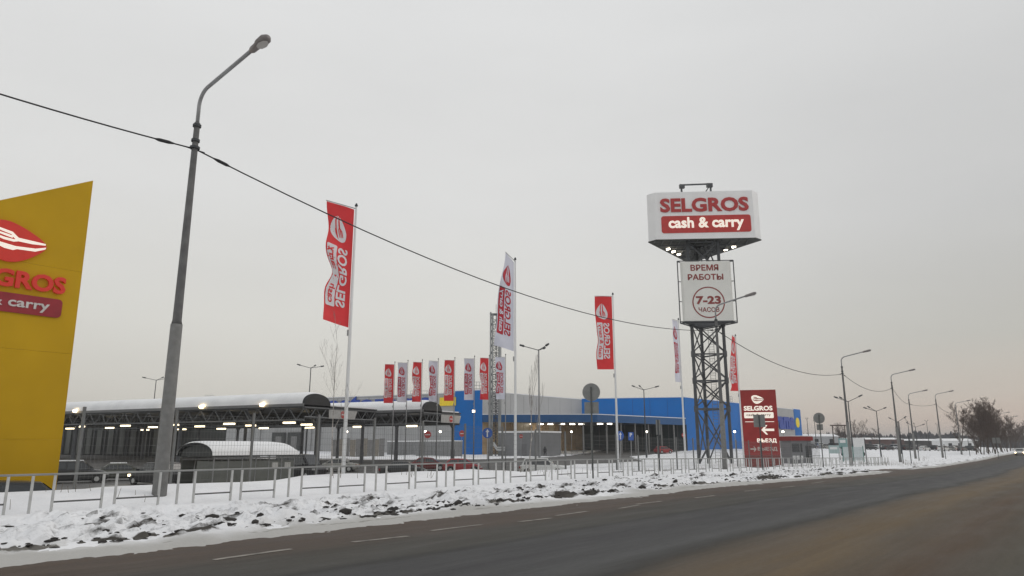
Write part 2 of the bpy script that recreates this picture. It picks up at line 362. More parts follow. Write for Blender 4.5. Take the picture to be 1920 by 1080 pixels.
# lane dashes
paint = mat('road_paint_worn', (.21, .195, .17), .7, var=.45, scale=5)
dash = [((398, 1073), (545, 1050)), ((660, 1035), (765, 1020)), ((808, 1011), (903, 998)), ((973, 991), (1036, 983)), ((1043, 979), (1100, 970)), ((1160, 964), (1200, 958)), ((1193, 956), (1240, 950)), ((1304, 943), (1342, 938)), ((1396, 929), (1428, 925)), ((1465, 921), (1490, 918)), ((1522, 912), (1545, 909))]
for a_, b_ in dash:
    pa, pb = GH(*a_), GH(*b_)
    s0, s1 = ps(pa.x, pa.y)[1], ps(pb.x, pb.y)[1]; q0, q1 = ps(pa.x, pa.y)[0], ps(pb.x, pb.y)[0]; ss = np.linspace(s0, s1, 8); m_ = MB(); vs = []; fs = []
    for i, s in enumerate(ss):
        qq = q0 + (q1 - q0) * i / 7
        for d in (-.055, .055):
            dd = d * (.75 + .5 * rnd.random()); p = W2(qq + dd, s); vs.append((p.x, p.y, road_z(s) + .006))
    for i in range(7): fs.append((2 * i, 2 * i + 2, 2 * i + 3, 2 * i + 1))
    m_.add(vs, fs); tag(m_.build('lane_marking', paint), kind='structure')
# ---------------------------------------------------------------- lettering and emblem
def text_geo(body, size, bold=.02, depth=0, align='LEFT', spacing=1):
    c = bpy.data.curves.new('t', 'FONT'); c.body = body; c.size = size; c.align_x = align; c.space_character = spacing; c.resolution_u = 3
    cyr = any(ord(ch) > 127 for ch in body)
    c.offset = 0 if cyr else bold * size
    c.extrude = depth
    o = bpy.data.objects.new('t', c); COL.objects.link(o); bpy.context.view_layer.update()
    me = o.evaluated_get(bpy.context.evaluated_depsgraph_get()).to_mesh()
    v = [x.co.copy() for x in me.vertices]; f = [tuple(p.vertices) for p in me.polygons]
    bpy.data.objects.remove(o); bpy.data.curves.remove(c)
    if cyr and bold:
        V, Fc = [], []; e = bold * size
        for k, (dx, dy) in enumerate(((0, 0), (e, 0), (-e, 0), (0, e), (0, -e))):
            n = len(V); V += [x + Vector((dx, dy, -.0015 * k)) for x in v]; Fc += [tuple(i + n for i in q) for q in f]
        v, f = V, Fc
    return v, f
def smoothloop(pts, k=4):
    out = []; n = len(pts)
    for i in range(n):
        p0, p1, p2, p3 = [Vector(pts[(i + d) % n]) for d in (-1, 0, 1, 2)]
        for j in range(k):
            t = j / k; out.append(.5 * ((2 * p1) + (-p0 + p2) * t + (2 * p0 - 5 * p1 + 4 * p2 - p3) * t * t + (-p0 + 3 * p1 - 3 * p2 + p3) * t ** 3))
    return out
def poly_geo(pts, z0, z1):
    n = len(pts); v = [Vector((p[0], p[1], z1)) for p in pts] + [Vector((p[0], p[1], z0)) for p in pts]
    a = sum(pts[i][0] * pts[(i + 1) % n][1] - pts[(i + 1) % n][0] * pts[i][1] for i in range(n))
    f = [tuple(range(n)), tuple(range(2 * n - 1, n - 1, -1))] + [(i, n + i, n + (i + 1) % n, (i + 1) % n) for i in range(n)]
    if a < 0: f = [q[::-1] for q in f]
    return v, f
def stroke(pts, w):
    L_, R_ = [], []; pts = [Vector(p) for p in pts]
    for i, p in enumerate(pts):
        d = (pts[min(i + 1, len(pts) - 1)] - pts[max(0, i - 1)]).normalized(); nn = Vector((-d.y, d.x)) * (w[i] if isinstance(w, list) else w) / 2
        L_.append(p + nn); R_.append(p - nn)
    return L_ + R_[::-1]
def E(x, y): return Vector(((x - 170) / 480, (275 - y) / 480))     # emblem units: about one wide, origin at its middle
BLOB = smoothloop([E(*p) for p in [(20, 108), (110, 100), (210, 130), (300, 172), (375, 218), (412, 268), (390, 312), (320, 375), (230, 430), (135, 450), (60, 428), (0, 372), (-38, 300), (-66, 215), (-45, 140)]], 3)
FORK = [stroke([E(*p) for p in [(28, 176), (140, 200), (165, 225), (190, 246), (300, 250), (402, 248)]], [.04, .05, .055, .065, .06, .03]), stroke([E(*p) for p in [(22, 208), (100, 222), (150, 232)]], [.03, .04, .04]), stroke([E(*p) for p in [(18, 240), (90, 256), (160, 262), (200, 250)]], [.03, .045, .045, .04])]
KNIFE = [E(*p) for p in [(-28, 272), (60, 292), (180, 308), (330, 298), (408, 272), (404, 290), (330, 325), (192, 332), (165, 346), (100, 340), (20, 312)]]
def rrect(w, hh, r, n=4):
    out = []
    for cx, cy, a0 in ((w - r, hh - r, 0), (r - w, hh - r, 90), (r - w, r - hh, 180), (w - r, r - hh, 270)):
        for k in range(n + 1): a = R(a0 + 90 * k / n); out.append(Vector((cx + r * math.cos(a), cy + r * math.sin(a))))
    return out
def fitgeo(g, x0, x1, y0, y1):
    V_ = g[0]; a0, a1 = min(v.x for v in V_), max(v.x for v in V_); b0_, b1_ = min(v.y for v in V_), max(v.y for v in V_)
    return ([Vector((x0 + (v.x - a0) * (x1 - x0) / (a1 - a0), y0 + (v.y - b0_) * (y1 - y0) / (b1_ - b0_), v.z)) for v in V_], g[1])
class Face:
    """a sign face: x right, y up, z out of it, as an Empty-less transform"""
    def __init__(s, org, right, parent, out=None, up=Vector((0, 0, 1))):
        s.o = Vector(org); s.r = Vector(right).normalized(); s.u = up; s.n = s.r.cross(s.u).normalized() if out is None else out; s.p = parent
        s.inv = parent.matrix_basis.inverted() if parent else Matrix()
    def put(s, name, geos, m, x=0, y=0, z=0, sc=1):
        mb = MB()
        for v, f in geos: mb.add([s.inv @ (s.o + s.r * (p.x * sc + x) + s.u * (p.y * sc + y) + s.n * (p.z + z)) for p in v], f)
        return mb.build(name, m, s.p)
    def text(s, name, body, size, m, x, y, z=.01, depth=.01, bold=.02, align='CENTER', spacing=1):
        return s.put(name, [text_geo(body, size, bold, depth, align, spacing)], m, x, y, z)
    def emblem(s, x, y, sc, m1, m2, z=.0, d=.03):
        e = s.put('emblem', [poly_geo(BLOB, 0, d)], m1, x, y, z, sc)
        s.put('fork', [poly_geo(g, d - .01, d + .012 + .002 * i) for i, g in enumerate(FORK)], m2, x, y, z, sc)
        s.put('knife', [poly_geo(KNIFE, d - .01, d + .012)], m2, x, y, z, sc)
# ---------------------------------------------------------------- yellow pylon (parallel to the road)
PY = 30.0
top_r = RP(175, 338, PY); bot_r = RP(108, 893, PY); top_l = RP(0, 375, PY)
sR, sB, sL = (ps(v.x, v.y)[1] for v in (top_r, bot_r, top_l))
kt = (top_r.z - top_l.z) / (sR - sL); zb = -2.95
sBB = sR + (sB - sR) * (zb - top_r.z) / (bot_r.z - top_r.z)
wid = 7.4
pyl = thing('pylon_sign', 'tall yellow slanted pylon with red fork emblem at the left edge', 'sign', W2(PY, sBB - wid / 2, zb))
mb = MB(); T = pyl.matrix_basis.inverted() if False else Matrix.Translation(-pyl.location)
q0 = [W2(PY, sBB, zb), W2(PY, sR, top_r.z), W2(PY, sR - wid, top_r.z - kt * wid), W2(PY, sBB - wid, zb)]
back = NV * .7
def slab(pts, off0, off1, name, m, parent):
    v = [T @ (p + off0) for p in pts] + [T @ (p + off1) for p in pts]; n = len(pts)
    return MB().add(v, [tuple(range(n)), tuple(range(n, 2 * n))[::-1]] + [(i, n + i, n + (i + 1) % n, (i + 1) % n) for i in range(n)]).build(name, m, parent)
# face panels with fine joints
def pyp(fx, z):
    t = (z - zb) / (top_r.z - zb); e = sBB + (sR - sBB) * t; s = e - wid * (1 - fx); return s
zs = [zb, 0.2, 3.4, 6.6]
for i in range(4):
    for fx0, fx1 in ((0, .5), (.5, 1)):
        z0 = zs[i] + .003; g = .003
        if i < 3: z1 = zs[i + 1] - .003; pts = [W2(PY, pyp(fx0, z0) + g, z0), W2(PY, pyp(fx1, z0) - g, z0), W2(PY, pyp(fx1, z1) - g, z1), W2(PY, pyp(fx0, z1) + g, z1)]
        else:
            pts = [W2(PY, pyp(fx0, z0) + g, z0), W2(PY, pyp(fx1, z0) - g, z0)]
            for fx in (fx1, fx0):
                zt = top_r.z - .02 - kt * wid * (1 - fx); pts.append(W2(PY, sR - wid * (1 - fx) + (g if fx == fx0 else -g), zt))
        slab(pts, NV * 0, NV * .05, 'face_panel', YEL, pyl)
slab(q0, NV * .055, back, 'cabinet', mat('pylon_yellow_edge', (.62, .42, .05), .45), pyl)
fc = Face(W2(PY - .002, 0, 0), U, pyl, out=-NV); fc.inv = T
e0 = RP(26, 455, PY); fc.emblem(ps(e0.x, e0.y)[1], e0.z, 2.05 * 1.0, REDLIT, LITW, d=.10)
t0, t1 = RP(120, 550, PY), RP(0, 541, PY); b0, b1 = RP(117, 563, PY), RP(113, 597, PY)
sT = ps(t0.x, t0.y)[1]; LSZ = 1.02
tw = 3.65
fc.put('lettering', [fitgeo(text_geo('SELGROS', 1, .035, .05), sT - tw, sT, RP(60, 545, PY).z, RP(60, 512, PY).z)], REDLIT, 0, 0, .07)
sb = ps(b0.x, b0.y)[1]; bh = (b0.z - b1.z) / 2; bc = (b0.z + b1.z) / 2
fc.put('letter_plate', [poly_geo(rrect(2.3, bh, .14), 0, .06)], mat('plate_red', (.30, .02, .03), .4), sb - 2.3, bc, 0)
fc.put('lettering', [fitgeo(text_geo('cash & carry', 1, .02, .01), sb - 3.62, sb - .42, bc - bh * .68, bc + bh * .60)], mat('letter_offwhite', (.62, .58, .56), .5), 0, 0, .075)
for s_ in (sBB - .6, sBB - wid + .6): pass
# ---------------------------------------------------------------- cars
def car(name, label, paint_m, loc, rz, kind='sedan', lights=False, group=None, snow=False):
    t = thing(name, label, 'car', loc, rz, group)
    if kind == 'sedan': L, Wd, Hh, belt, xs_ = 4.5, .86, 1.43, .92, (-2.25, -1.55, -.95, .45, 1.25, 2.25)
    elif kind == 'suv': L, Wd, Hh, belt, xs_ = 4.6, .92, 1.70, 1.05, (-2.3, -2.05, -1.75, .45, 1.2, 2.3)
    elif kind == 'van': L, Wd, Hh, belt, xs_ = 5.0, .98, 2.15, 1.2, (-2.5, -2.42, -2.3, .9, 1.7, 2.5)
    else: L, Wd, Hh, belt, xs_ = 4.1, .84, 1.48, .95, (-2.05, -1.85, -1.3, .4, 1.15, 2.05)
    hl = L / 2; st = [(-hl, .72, .40, belt - .22), (-hl + .12, .93, .24, belt - .06), (xs_[1] + .1, 1, .22, belt), (0, 1.0, .2, belt), (xs_[4], 1, .22, belt - .03), (xs_[4] + .55, .97, .24, belt - .12), (hl - .18, .90, .26, belt - .25), (hl, .68, .40, belt - .38)]
    mb = MB(); vs = []; fs = []
    for x, w, z0, z1 in st:
        w *= Wd; m_ = (z0 + z1) / 2
        vs += [(x, -w * .9, z0), (x, -w, z0 + .14), (x, -w, m_ + .06), (x, -w * .97, z1 - .07), (x, -w * .86, z1), (x, w * .86, z1), (x, w * .97, z1 - .07), (x, w, m_ + .06), (x, w, z0 + .14), (x, w * .9, z0)]
    n = 10
    for i in range(len(st) - 1):
        for k in range(n): fs.append((i * n + k, i * n + (k + 1) % n, (i + 1) * n + (k + 1) % n, (i + 1) * n + k))
    fs += [tuple(range(n)), tuple(range((len(st) - 1) * n, len(st) * n))[::-1]]
    mb.add(vs, [f[::-1] for f in fs])
    # cabin
    cb = [(xs_[1], .86, belt - .02, .80, belt + .02), (xs_[2], .88, belt - .02, .74, Hh - .04), ((xs_[2] + xs_[3]) / 2, .88, belt - .02, .75, Hh), (xs_[3], .88, belt - .02, .72, Hh - .06), (xs_[4], .84, belt - .05, .78, belt - .0)]
    vs = []; fs = []
    for x, wb, zb_, wt, zt in cb: vs += [(x, -wb * Wd, zb_), (x, -wt * Wd, zt - .03), (x, -wt * Wd * .85, zt), (x, wt * Wd * .85, zt), (x, wt * Wd, zt - .03), (x, wb * Wd, zb_)]
    for i in range(4):
        for k in range(5): fs.append((i * 6 + k, (i + 1) * 6 + k, (i + 1) * 6 + k + 1, i * 6 + k + 1))
    fs += [(0, 1, 2, 3, 4, 5), tuple(range(24, 30))[::-1]]; mb.add(vs, fs)
    o = mb.build('body', paint_m, t, smooth=False)
    # glass: side windows, windscreen and rear window, 12 mm proud
    def lerp(a, b, k): return a + (b - a) * k
    for sgn in (-1, 1):
        x0, x1, x2, x3 = xs_[1] + .22, xs_[2] + .08, xs_[3] - .05, xs_[4] - .22; mid = lerp(x1, x2, .48)
        yb, yt = .885 * Wd + .012, .765 * Wd + .012; zt = Hh - .14; zb_ = belt + .02
        g = MB()
        g.add([(x0, sgn * yb, zb_), (mid - .04, sgn * yb, zb_), (mid - .04, sgn * yt, zt + .02), (x1, sgn * yt, zt)], [(0, 1, 2, 3) if sgn < 0 else (3, 2, 1, 0)])
        g.add([(mid + .04, sgn * yb, zb_), (x3, sgn * yb, zb_ - .02), (x2, sgn * yt, zt), (mid + .04, sgn * yt, zt + .02)], [(0, 1, 2, 3) if sgn < 0 else (3, 2, 1, 0)])
        g.build('side_window', GLASS, t)
    d = .018
    MB().add([(xs_[4] - .03 + d, -.72 * Wd, belt + .03), (xs_[4] - .03 + d, .72 * Wd, belt + .03), (xs_[3] + .06 + d, .64 * Wd, Hh - .10), (xs_[3] + .06 + d, -.64 * Wd, Hh - .10)], [(0, 1, 2, 3)]).build('windscreen', GLASS, t)
    MB().add([(xs_[1] + .06 - d, -.72 * Wd, belt + .10), (xs_[1] + .06 - d, .72 * Wd, belt + .10), (xs_[2] - .05 - d, .62 * Wd, Hh - .14), (xs_[2] - .05 - d, -.62 * Wd, Hh - .14)], [(3, 2, 1, 0)]).build('rear_window', GLASS, t)
    for x in (-hl + .82, hl - .85):
        for sgn in (-1, 1):
            y0 = sgn * (Wd - .19); y1 = sgn * (Wd + .012)
            a = MB().tube([(x, sgn * (Wd - .1), .36), (x, sgn * (Wd + .004), .36)], .385, 16).build('wheel_arch', RUB, t)
            w = MB().tube([(x, y0, .32), (x, y1, .32)], .32, 16).build('wheel', RUB, t)
            MB().tube([(x, sgn * (Wd + .0), .32), (x, sgn * (Wd + .022), .32)], [.20, .17], 10).build('rim', GALVL, w)
    for sgn in (-1, 1):
        MB().box(hl - .22, hl - .04, sgn * Wd * .82 - .11, sgn * Wd * .82 + .11, belt - .42, belt - .28).build('headlight', FLOOD if lights else GALVL, t)
        MB().box(-hl - .0, -hl + .16, sgn * Wd * .84 - .10, sgn * Wd * .84 + .10, belt - .35, belt - .14).build('tail_light', mat('tail_red', (.25, .01, .01), .3), t)
        MB().box(xs_[4] - .45, xs_[4] - .25, sgn * (Wd + .03) - .05, sgn * (Wd + .03) + .12 * sgn + .05, belt, belt + .14).build('wing_mirror', paint_m, t)
    if snow: MB().box(xs_[2] + .1, xs_[3] - .05, -.6 * Wd, .6 * Wd, Hh - .01, Hh + .06).build('roof_snow', SNOWR, t)
    return t
def paint_(n, c, r=.3): return mat('car_paint_' + n, c, r, .2, var=.03)
SIL, DKC, BLK, GRN, CR, WHC = paint_('silver', (.30, .30, .28)), paint_('dark_grey', (.04, .042, .045)), paint_('black', (.015, .015, .018)), paint_('olive', (.08, .085, .07)), paint_('red', (.32, .02, .025)), paint_('white', (.62, .63, .62))
Arot = math.atan2(A.y, A.x); 
car('parked_car', 'silver grey saloon under the canopy behind the first flagpole', SIL, onY(634, 78), math.pi + .02, 'sedan')
car('parked_car', 'white hatchback driving past the shelter-less car park behind the second flagpole', WHC, onY(1018, 72), -.12, 'suv')
bpy.data.objects['parked_car.001']['label'] = 'pale silver people carrier behind the second flagpole near the walking person'
car('parked_car', 'red hatchback half hidden by the snow crest left of the lattice chimney', CR, onY(868, 76), .05, 'hatch')
car('parked_car', 'dark red saloon behind the snow crest between two canopy posts', paint_('maroon', (.16, .02, .02)), onY(803, 80), .03, 'sedan')
car('parked_car', 'dark grey saloon with its roof just above the snow crest', DKC, onY(758, 70), .05, 'sedan')
car('parked_van', 'black van parked right beside the snowy shelter', BLK, onY(566, 66), -.5, 'van')
car('parked_car', 'black off-roader left of the snowy shelter with a lit lamp', BLK, onY(300, 55), 2.6, 'suv', lights=True)
car('parked_car', 'dark car under the canopy next to the yellow pylon', DKC, onY(150, 58), .5, 'suv', snow=True)
car('parked_car', 'dark green car with snow on its roof between pylon and street lamp', GRN, onY(232, 62), .5, 'sedan', snow=True)
car('parked_car', 'low dark car in front of the foot of the yellow pylon', DKC, onP(42, 26.0), ROADROT, 'suv')
car('parked_car', 'grey green car just behind the barrier left of the street lamp', GRN, onP(205, 27.5), ROADROT + math.pi, 'hatch')
car('parked_car', 'red car standing under the dark entrance porch', CR, onY(1243, 150), .6, 'hatch')
v = at(1909, 843, 150); p_, s_ = ps(v.x, v.y)
car('oncoming_car', 'white car with lit headlights coming along the road at the right edge', WHC, W2(p_ - .3, s_, road_z(s_)), ROADROT + math.pi, 'sedan', lights=True)
# ---------------------------------------------------------------- street lamps along the road
def lamp_head(t, tip, d, sc=1):
    hd = MB(); up = Vector((0, 0, 1)); b0 = Vector(tip); rs = [(-.32, .05, .05), (-.22, .09, .09), (0, .10, .09), (.12, .15, .10), (.34, .16, .10), (.46, .08, .06)]
    vs = []; n = 8; side = d.cross(up).normalized(); u2 = side.cross(d).normalized()
    for x, w, z in rs:
        for k in range(n): a = 2 * math.pi * k / n; vs.append(b0 + d * x * sc + side * math.cos(a) * w * sc + u2 * math.sin(a) * z * sc)
    fs = [(i * n + k, i * n + (k + 1) % n, (i + 1) * n + (k + 1) % n, (i + 1) * n + k) for i in range(5) for k in range(n)] + [tuple(range(n))[::-1], tuple(range(40, 48))]
    o = hd.add(vs, [f[::-1] for f in fs]).build('lamp_head', mat('lamp_housing', (.24, .22, .215), .5, .2, var=.2), t, smooth=True)
    g = MB(); vs = [b0 + d * (.22 * sc) + (d * math.cos(a) * .20 + side * math.sin(a) * .12) * sc - u2 * .105 * sc for a in [k * math.pi / 4 for k in range(8)]]
    g.add(vs, [tuple(range(8))]); g.build('lens', mat('lamp_lens', (.5, .48, .46), .3), o)
ATT = []
def street_lamp(px_base, p, label, top_z=8.45, bend_z=9.75, arm=2.65, Hs=None):
    v = onP(px_base, p); base = v.z
    t = thing('street_lamp', label, 'street lamp', v, 0, 'street lamps along the near kerb'); hz = lambda z: z - base
    sc = (Hs or 11.2) / 11.2; tz, bz = 9.62 * sc, 10.45 * sc
    MB().tube([(0, 0, -.6), (0, 0, 4.15 * sc)], [.175, .145], 14).build('pole_foot', CONC, t, smooth=True)
    MB().tube([(0, 0, 4.15 * sc), (0, 0, 4.25 * sc), (0, 0, tz)], [.132, .112, .075], 14).build('pole', mat('pole_concrete_against_sky', (.13, .13, .13), .85, var=.2, scale=5), t, smooth=True)  # same concrete darkened, its backlit look against the sky painted in
    d = Vector((-NV.x, -NV.y, 0)); pts = [(0, 0, tz - .3)]; b = Vector((0, 0, bz - .35))
    for k in range(7): a = R(k * 78 / 6); pts.append(b + d * .45 * (1 - math.cos(a)) + Vector((0, 0, .45 * math.sin(a))))
    e = Vector(pts[-1]); tip = e + d * (arm - .35) + Vector((0, 0, .34)); pts.append(tip)
    MB().tube(pts, .05, 10).build('arm', GALV, t, smooth=True)
    for z in (tz - .12, tz - .55): MB().tube([(0, 0, z), (0, 0, z + .07)], .11, 10).build('clamp_band', DARK, t)
    lamp_head(t, tip + d * .2 + Vector((0, 0, .03)), (tip - e).normalized())
    az = tz - .75
    mb = MB(); mb.tube([(0, 0, az), (0, 0, az + .06)], .13, 10)
    mb.tube([U * -.28 + Vector((0, 0, az - .02)), U * .28 + Vector((0, 0, az - .02))], .018, 6); mb.build('cable_bracket', DARK, t)
    ATT.append(v + Vector((0, 0, az))); return t
LM = [(308, 17.8, 'nearest tall street lamp in front of the canopies, arm over the road', 11.3), (1357, 18.2, 'street lamp standing in front of the billboard tower', 11.2), (1593, 18.2, 'street lamp right of the red entrance pylon beside the round sign back', 11.0), (1685, 18.4, 'street lamp at the side road by the end of the barrier', 11.2), (1714, 21.6, 'street lamp set back between two taller ones at right', 10.6), (1765, 19.6, 'street lamp on the snow just left of the lone birch', 11.0), (1801, 21.0, 'street lamp in front of the lone birch', 11.0)]
for x, p, l, hs in LM: street_lamp(x, p, l, Hs=hs, arm=2.5 if x < 400 else 2.1)
a_ = ATT[:]
for k, l in enumerate(('distant street lamp before the dark grove', 'farthest street lamp behind the dark grove')): street_lamp((1876, 1893)[k], (20.5, 21)[k], l)
def cable(a, b, sag, label, r=.019):
    pts = [a.lerp(b, k / 24) - Vector((0, 0, sag * 4 * (k / 24) * (1 - k / 24))) for k in range(25)]
    mb = MB(); mb.tube(pts, r, 6); L0 = pts[0].lerp(pts[1], .15)
    o = mb.build('overhead_cable', CABLE, smooth=True)
    for k0, k1 in ((0, 1), (24, 23)):
        d_ = (pts[k1] - pts[k0]).normalized(); MB().tube([pts[k0] + d_ * .55, pts[k0] + d_ * .7, pts[k0] + d_ * .95, pts[k0] + d_ * 1.05], [.02, .045, .045, .02], 6).build('splice_sleeve', CABLE, o)
    tag(o, label, 'cable', 'overhead cables between the street lamps')
prev = RP(0, 190, 17.8); s0 = ps(prev.x, prev.y)[1]
far_prev = W2(17.8, s0 - 12, prev.z + .9)
cable(far_prev, a_[0], .45, 'black overhead cable running left from the nearest street lamp')
m0 = a_[0].lerp(a_[1], .5); mm = RP(905, 526, 18)
k_ = (ps(mm.x, mm.y)[1] - ps(a_[0].x, a_[0].y)[1]) / (ps(a_[1].x, a_[1].y)[1] - ps(a_[0].x, a_[0].y)[1]); sag = (a_[0].lerp(a_[1], k_).z - mm.z) / (4 * k_ * (1 - k_))
print('SAG', sag, k_, a_[0], a_[1])
cable(a_[0], a_[1], sag, 'long black overhead cable from the nearest street lamp to the billboard tower')
for i, (sg, l) in enumerate(((1.1, 'overhead cable sagging above the red entrance pylon'), (.95, 'overhead cable above the side road'), (.5, 'short overhead cable between two distant street lamps'), (.3, 'faint overhead cable behind the set-back lamp'), (.8, 'farthest overhead cable near the lone birch'))): cable(a_[i + 1], a_[i + 2], sg, l, .024)
for sgn in (-1, 1):     # splice sleeves on the nearest spans
    pass
# ---------------------------------------------------------------- pedestrian barrier
bar = thing('pedestrian_barrier', 'grey steel pedestrian barrier along the snowy pavement', 'barrier', W2(16.8, 0, 0))
BT = Matrix.Translation(-bar.location); BARM = mat('barrier_grey', (.46, .465, .46), .55, .1, var=.15, scale=4); BARD = mat('barrier_rail_dark', (.10, .10, .10), .6, .2)
def side_z(s): return float(road_z(s)) + .10
pm = MB().box(-.021, .021, -.021, .021, -.15, .80); po = None; s = -6.0; nP = 0
while s < 82 and nP < 290:
    for d in (0, .95, 1.22, 2.17, 2.6):
        z = side_z(s + d)
        if po is None: po = pm.build('post', BARM, bar, BT @ W2(16.8, s + d, z), ROADROT)
        else:
            c = po.copy(); COL.objects.link(c); c.location = BT @ W2(16.8, s + d, z)
        nP += 1
    for d in (0, 1.22):
        a = BT @ W2(16.8, s + d, side_z(s + d) + .27); b = BT @ W2(16.8, s + d + .95, side_z(s + d + .95) + .27)
        MB().tube([a, b], .018, 5).build('lower_rail', BARD, bar)
    s += 3.0
pts = [BT @ W2(16.8, ss, side_z(ss) + .82) for ss in np.arange(-9, 83, 3.0)]
MB().tube(pts, .021, 8).build('top_rail', mat('barrier_top_grey', (.25, .255, .25), .55, .1), bar)
# ---------------------------------------------------------------- welded mesh fence behind
fn_ = thing('mesh_fence', 'tall grey welded mesh fence between pavement and car park', 'fence', W2(20.8, 0, 0)); FT = Matrix.Translation(-fn_.location)
FEN = mat('mesh_fence_grey', (.16, .165, .165), .55, .3)
pl = MB(); 
for k in range(1, 25): pl.box(k * .1 - .0018, k * .1 + .0018, -.002, .002, .12, 2.0)
for z in (.12, .32, .52, .72, .92, 1.12, 1.32, 1.52, 1.72, 1.92, 2.0): pl.box(.03, 2.47, -.008, -.003, z - .003, z + .003)
pan = None; pst = MB().box(-.035, .035, -.03, .03, -.9, 2.12); psto = None; v0 = onP(150, 20.8); s = ps(v0.x, v0.y)[1]
while s < 68:
    p0 = W2(20.8, s); z = min(H(*p0.xy), H(*W2(20.8, s + 2.5).xy)) + .05
    z = max(z, -2.35)
    if psto is None: psto = pst.build('post', FEN, fn_, FT @ W2(20.8, s, z), ROADROT)
    else: c = psto.copy(); COL.objects.link(c); c.location = FT @ W2(20.8, s, z)
    if pan is None: pan = pl.build('mesh_panel', FEN, fn_, FT @ W2(20.8, s, z), ROADROT)
    else: c = pan.copy(); COL.objects.link(c); c.location = FT @ W2(20.8, s, z)
    s += 2.5
# ---------------------------------------------------------------- flags
def flag_xyz(w, v, P):
    yaw = P['yaw'] + P['tw'] * v / 4.8 + P.get('tw2', 0) * math.sin(v * 1.3 + 1)
    fall = P.get('fall', 0); ww = w * (1 - P.get('pinch', 0) * math.exp(-((v - P.get('pv', 3)) / .5) ** 2))
    x = math.cos(yaw) * ww; y = math.sin(yaw) * ww; k = w / 1.15
    y += P['amp'] * k * math.sin(v * 2.3 + P['ph'] + w * 2.2) + P['amp'] * .5 * k * math.sin(v * 4.1 + w * 4 + P['ph'] * 2); x += P['amp'] * .35 * k * math.sin(v * 1.9 + P['ph'] * 1.7)
    return Vector((-.08 - x, -y, -v - fall * w - .03 * k * math.sin(v * 1.5)))
def fnorm(w, v, P):
    a = flag_xyz(w, v, P); b = flag_xyz(w + .02, v, P) - a; c = flag_xyz(w, v + .02, P) - a; n = c.cross(b).normalized(); return n
def decal(geos, P, side, off, name, m, parent):
    bm = bmesh.new()
    for v, f in geos:
        vs = [bm.verts.new((a.x, a.y, 0)) for a in v]
        for q in f:
            try: bm.faces.new([vs[i] for i in q])
            except ValueError: pass
    bmesh.ops.triangulate(bm, faces=bm.faces[:])
    for _ in range(3):
        le = [e for e in bm.edges if e.calc_length() > .16]
        if not le: break
        bmesh.ops.subdivide_edges(bm, edges=le, cuts=1); bmesh.ops.triangulate(bm, faces=[f for f in bm.faces if len(f.verts) > 3])
    for v in bm.verts:
        w, vv_ = v.co.x, v.co.y; v.co = flag_xyz(w, vv_, P) + fnorm(w, vv_, P) * off * side
    me = bpy.data.meshes.new(name); bm.to_mesh(me); bm.free(); me.materials.append(m); return new(name, me, parent)
FR = mat('flag_cloth_red', (.66, .04, .045), .8, var=.08, scale=2, em=(.5, .03, .04), es=.06); FW = mat('flag_cloth_white', (.68, .69, .78), .8, var=.04, scale=2)  # faint glow added to the red cloth to brighten it
FRI = mat('flag_print_red', (.48, .03, .05), .8, var=.05); FWI = mat('flag_print_white', (.74, .72, .74), .8, var=.04)
TXT = text_geo('SELGROS', .56, .028); TXC = text_geo('cash & carry', .36, .022)
txw = max(v.x for v in TXT[0]); tcw = max(v.x for v in TXC[0])
def tmap(g, v0, w0, sx_=1, sy=1): return ([Vector((w0 - a.y * sy, v0 - a.x * sx_, 0)) for a in g[0]], g[1])
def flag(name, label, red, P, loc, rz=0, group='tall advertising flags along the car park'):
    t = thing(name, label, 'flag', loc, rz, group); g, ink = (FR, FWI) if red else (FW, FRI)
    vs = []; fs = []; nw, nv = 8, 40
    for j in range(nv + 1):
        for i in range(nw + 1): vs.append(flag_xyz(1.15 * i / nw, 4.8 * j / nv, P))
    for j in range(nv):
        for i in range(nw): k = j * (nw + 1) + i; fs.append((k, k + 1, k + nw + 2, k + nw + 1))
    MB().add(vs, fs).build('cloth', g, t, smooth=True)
    bl = ([Vector((.70 - a[1] * 1.05, 1.0 - a[0] * 1.05, 0)) for a in BLOB], [tuple(range(len(BLOB)))])
    fk = [([Vector((.70 - a[1] * 1.05, 1.0 - a[0] * 1.05, 0)) for a in gg], [tuple(range(len(gg)))]) for gg in FORK + [KNIFE]]
    plate = [Vector((.90 + a[1], 2.95 + a[0], 0)) for a in rrect(1.22, .20, .06)]
    for side in (1, -1):
        em = decal([bl], P, side, .010, 'emblem', ink, t); decal(fk, P, side, .018, 'cutlery', g, em)
        decal([tmap(TXT, 4.12, .63, 2.36 / txw, 1.0)], P, side, .010, 'lettering', ink, t)
        pl_ = decal([(plate, [tuple(range(len(plate)))])], P, side, .010, 'letter_plate', ink, t)
        decal([tmap(TXC, 4.05, .99, 2.2 / tcw, 1.0)], P, side, .018, 'lettering', g, pl_)
    MB().tube([flag_xyz(0, 0, P) + Vector((.1, 0, .03)), flag_xyz(1.17, 0, P) + Vector((0, 0, .03))], .018, 6).build('top_rod', GALV, t)
    return t
def flagpole(label, v, top, group, m=WHITEP, r=.085):
    t = thing('flagpole', label, 'flagpole', v, 0, group); hh = top - v.z
    MB().tube([(0, 0, -.5), (0, 0, hh * .5), (0, 0, hh)], [r, r * .8, r * .5], 10).build('pole', m, t, smooth=True)
    MB().tube([(0, 0, hh), (0, 0, hh + .05), (0, 0, hh + .16)], [.03, .075, .03], 8).build('cap', DARK, t, smooth=True)
    MB().tube([(-.09, 0, hh - 5.6), (-.09, 0, hh - 5.35)], .04, 6).build('halyard_weight', GALV, t)
    return t
